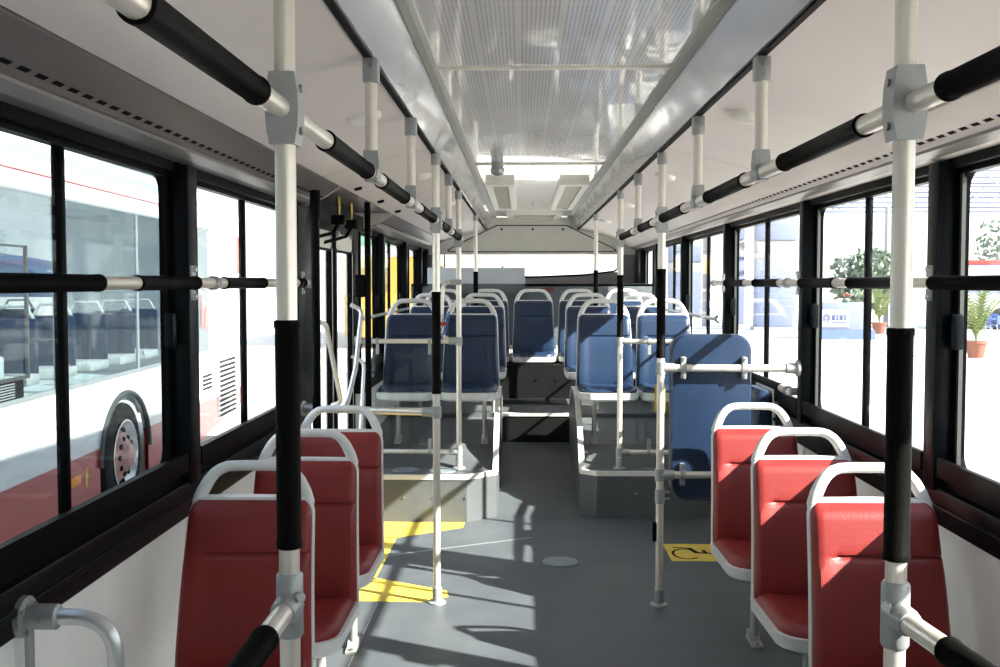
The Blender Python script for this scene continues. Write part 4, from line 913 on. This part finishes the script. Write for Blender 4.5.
for i in range(4):
    x0 = 0.25+i*0.16; MB().prism([(x0,0.3+0.1*(i % 2)),(x0+0.14,0.62+0.1*(i % 2)),(x0+0.10,0.72),(x0-0.05,0.45)], 'y', -0.02, 0.02).build('leaf', 'leafdark', fl_, False)
def palm(loc, h, lab, seed, n=15):
    rnd = random.Random(seed); t = thing('potted_palm', lab, 'plant', loc, group='potted palms')
    pt = MB(); pt.tube([(0,0,0),(0,0,0.38),(0,0,0.40),(0,0,0.46),(0,0,0.465)], [0.20,0.28,0.31,0.31,0.26], 18); po = pt.build('pot', 'terracotta', t)
    MB().tube([(0,0,0.43),(0,0,0.468)], 0.27, 14).build('soil', 'soil', po)
    for i in range(n):
        a = 2*PI*i/n + rnd.uniform(-.2,.2); L = h*rnd.uniform(0.75,1.05); lean = rnd.uniform(0.18,0.62); mb = MB(); pts = []
        for k in range(9):
            s = k/8; rr = lean*L*s**1.4; zz = 0.45 + L*(s - 0.28*lean*2*s*s); pts.append(Vector((rr*math.cos(a), rr*math.sin(a), zz)))
        mb.tube(pts, [0.014*(1-0.08*k) for k in range(9)], 5)
        for k in range(2, 9):
            d = (pts[k]-pts[k-1]).normalized(); sd = Vector((-math.sin(a), math.cos(a), 0))
            for sg_ in (-1, 1):
                for q_ in (0.0, 0.5):
                    p = pts[k]*(1-q_)+pts[k-1]*q_; tip = p + sd*sg_*0.26*h/1.7*(1.1-k/14) + d*0.20 - Vector((0,0,0.08))
                    w_ = d*0.028; mb.add([p-w_, p+w_, tip], [(0,1,2)])
        mb.build('frond', 'leaf', t, False)
    return t
palm((12.35,28.6,GZ), 1.9, 'potted palm in a terracotta pot seen through the nearest right window', 3, 17)
palm((14.3,42.0,GZ), 1.9, 'potted palm in a small red pot beside the pale blue stall', 5)
def chair(loc, rz, lab, t0=None):
    t = thing('plastic_chair', lab, 'chair', loc, rz, 'blue chairs')
    MB().rbox(-0.23,0.23,-0.22,0.22,0.43,0.47,0.015).build('seat','chair_blue',t); MB().rbox(-0.22,0.22,0.20,0.24,0.55,0.88,0.015).build('backrest','chair_blue',t)
    for sx in (-1,1):
        for sy in (-1,1): MB().tube([(sx*0.2,sy*0.19,0.44),(sx*0.24,sy*0.24,0)],0.014,6).build('leg','chrome',t)
        MB().tube([(sx*0.2,0.22,0.45),(sx*0.2,0.22,0.6)],0.012,6).build('back_post','chrome',t)
    return t
c0 = chair((16.4,37.2,GZ), 2.6, 'blue plastic chair closest to the big potted palm')
copy_thing(c0, (17.25,37.5,GZ), 0.8, 'blue plastic chair at the right picture edge by the white table'); copy_thing(c0, (16.5,39.4,GZ), 2.0, 'blue plastic chair just behind the two front blue chairs')
copy_thing(c0, (17.7,39.6,GZ), -0.4, 'blue plastic chair farthest back of the four')
tb = thing('cafe_table', 'blue-topped round table among the blue chairs outside', 'table', (17.0,38.5,GZ))
MB().tube([(0,0,0.70),(0,0,0.74)],0.45,24).build('top','chair_blue',tb); MB().tube([(0,0,0.02),(0,0,0.70)],0.03,10).build('stem','chrome',tb); MB().tube([(0,0,0),(0,0,0.03)],0.28,18).build('base','chrome',tb)
k = 0
for (x, y, w_, h_, lab) in ((10.9,45.0,1.7,5.0,'wide pale blue display pillar seen in the third right window'),(9.75,48.0,0.8,5.2,'slim blue display pillar seen in the third right window'),(9.3,60.0,1.9,4.2,'blue display pillar farthest away, seen in the fourth right window')):
    t = thing('display_pillar', lab, 'pillar', (x,y,GZ), -0.1, 'display pillars')
    MB().rbox(-w_/2, w_/2, 0, 1.2, 0.15, h_*0.62, 0.03).build('lower_panel', 'pillar_blue', t); MB().rbox(-w_/2, w_/2, 0.05, 1.2, h_*0.62, h_*0.78, 0.03).build('header_band', 'stall_white', t); MB().rbox(-w_/2, w_/2, 0, 1.2, h_*0.78, h_, 0.03).build('upper_panel', 'stall_pale', t); MB().box(-w_/2-0.1, w_/2+0.1, -0.1, 1.3, 0, 0.15).build('plinth', 'stall_white', t, False)
# truss canopy over the show ground
t = thing('truss_canopy', 'white lattice roof truss over the stalls at the right', 'canopy', (17.0,46.0,GZ))
for y in (0, 3, 6):
    for z in (5.6, 6.3, 7.0): MB().tube([(-9,y,z),(12,y,z)], 0.07, 6).build('chord', 'stall_pale', t)
    br = MB()
    for i in range(14): br.tube([(-9+i*1.5,y,5.6 if i % 2 else 7.0),(-9+(i+1)*1.5,y,7.0 if i % 2 else 5.6)], 0.045, 5)
    br.build('bracing', 'stall_pale', t)
for x in (-8.5, 0, 9): MB().tube([(x,3,0),(x,3,5.6)], 0.12, 10).build('column', 'stall_white', t)
# coach behind the palms
t = thing('distant_coach', 'white coach with a red roof line behind the palm at the right edge', 'coach', (24.0,46.0,GZ), 0.1)
MB().rbox(-5,6,0,2.4,0.4,1.6,0.1).build('lower_body','stall_white',t); MB().rbox(-5,6,0.03,2.4,1.5,2.9,0.08).build('cabin','stall_pale',t); MB().rbox(-5.02,6.02,-0.02,2.42,2.85,3.05,0.05).build('roof','bus_red',t)
for i in range(6): MB().box(-4.7+i*1.75,-3.2+i*1.75,-0.02,0.03,1.75,2.75).build('window','bus_grey',t,False)
for x in (-3.2,3.8): MB().tube([(x,-0.02,0.48),(x,0.3,0.48)],0.48,18).build('wheel','tyre',t)
def tree(loc, h, r, lab, seed):
    rnd = random.Random(seed); t = thing('tree', lab, 'tree', loc, group='trees behind the stalls')
    MB().tube([(0,0,0),(0.05,0,h*0.3),(0,0.05,h*0.6)], [0.16,0.13,0.07], 8).build('trunk', 'bark', t)
    mb = MB()
    for i in range(1500):
        u = rnd.uniform(-1,1); a = rnd.uniform(0,2*PI); q = rnd.random()**0.4; s = math.sqrt(1-u*u)
        c = Vector((r*q*s*math.cos(a)*(1+0.25*math.sin(3*a)), r*q*s*math.sin(a), h*0.62+r*0.95*q*u)); d1 = Vector((rnd.gauss(0,1),rnd.gauss(0,1),rnd.gauss(0,1))).normalized()*0.20; d2 = d1.cross(Vector((rnd.gauss(0,1),rnd.gauss(0,1),rnd.gauss(0,1)))).normalized()*0.09
        mb.add([c-d1, c+d2, c+d1, c-d2], [(0,1,2,3)])
    o = mb.build('foliage', 'leafdark', t, False); o['kind'] = 'stuff'
tree((15.5,47,GZ), 3.6, 1.5, 'low leafy tree behind the potted palm by the stall', 2); tree((26.5,55,GZ), 6.2, 2.4, 'tall leafy tree behind the coach at the right edge', 4)
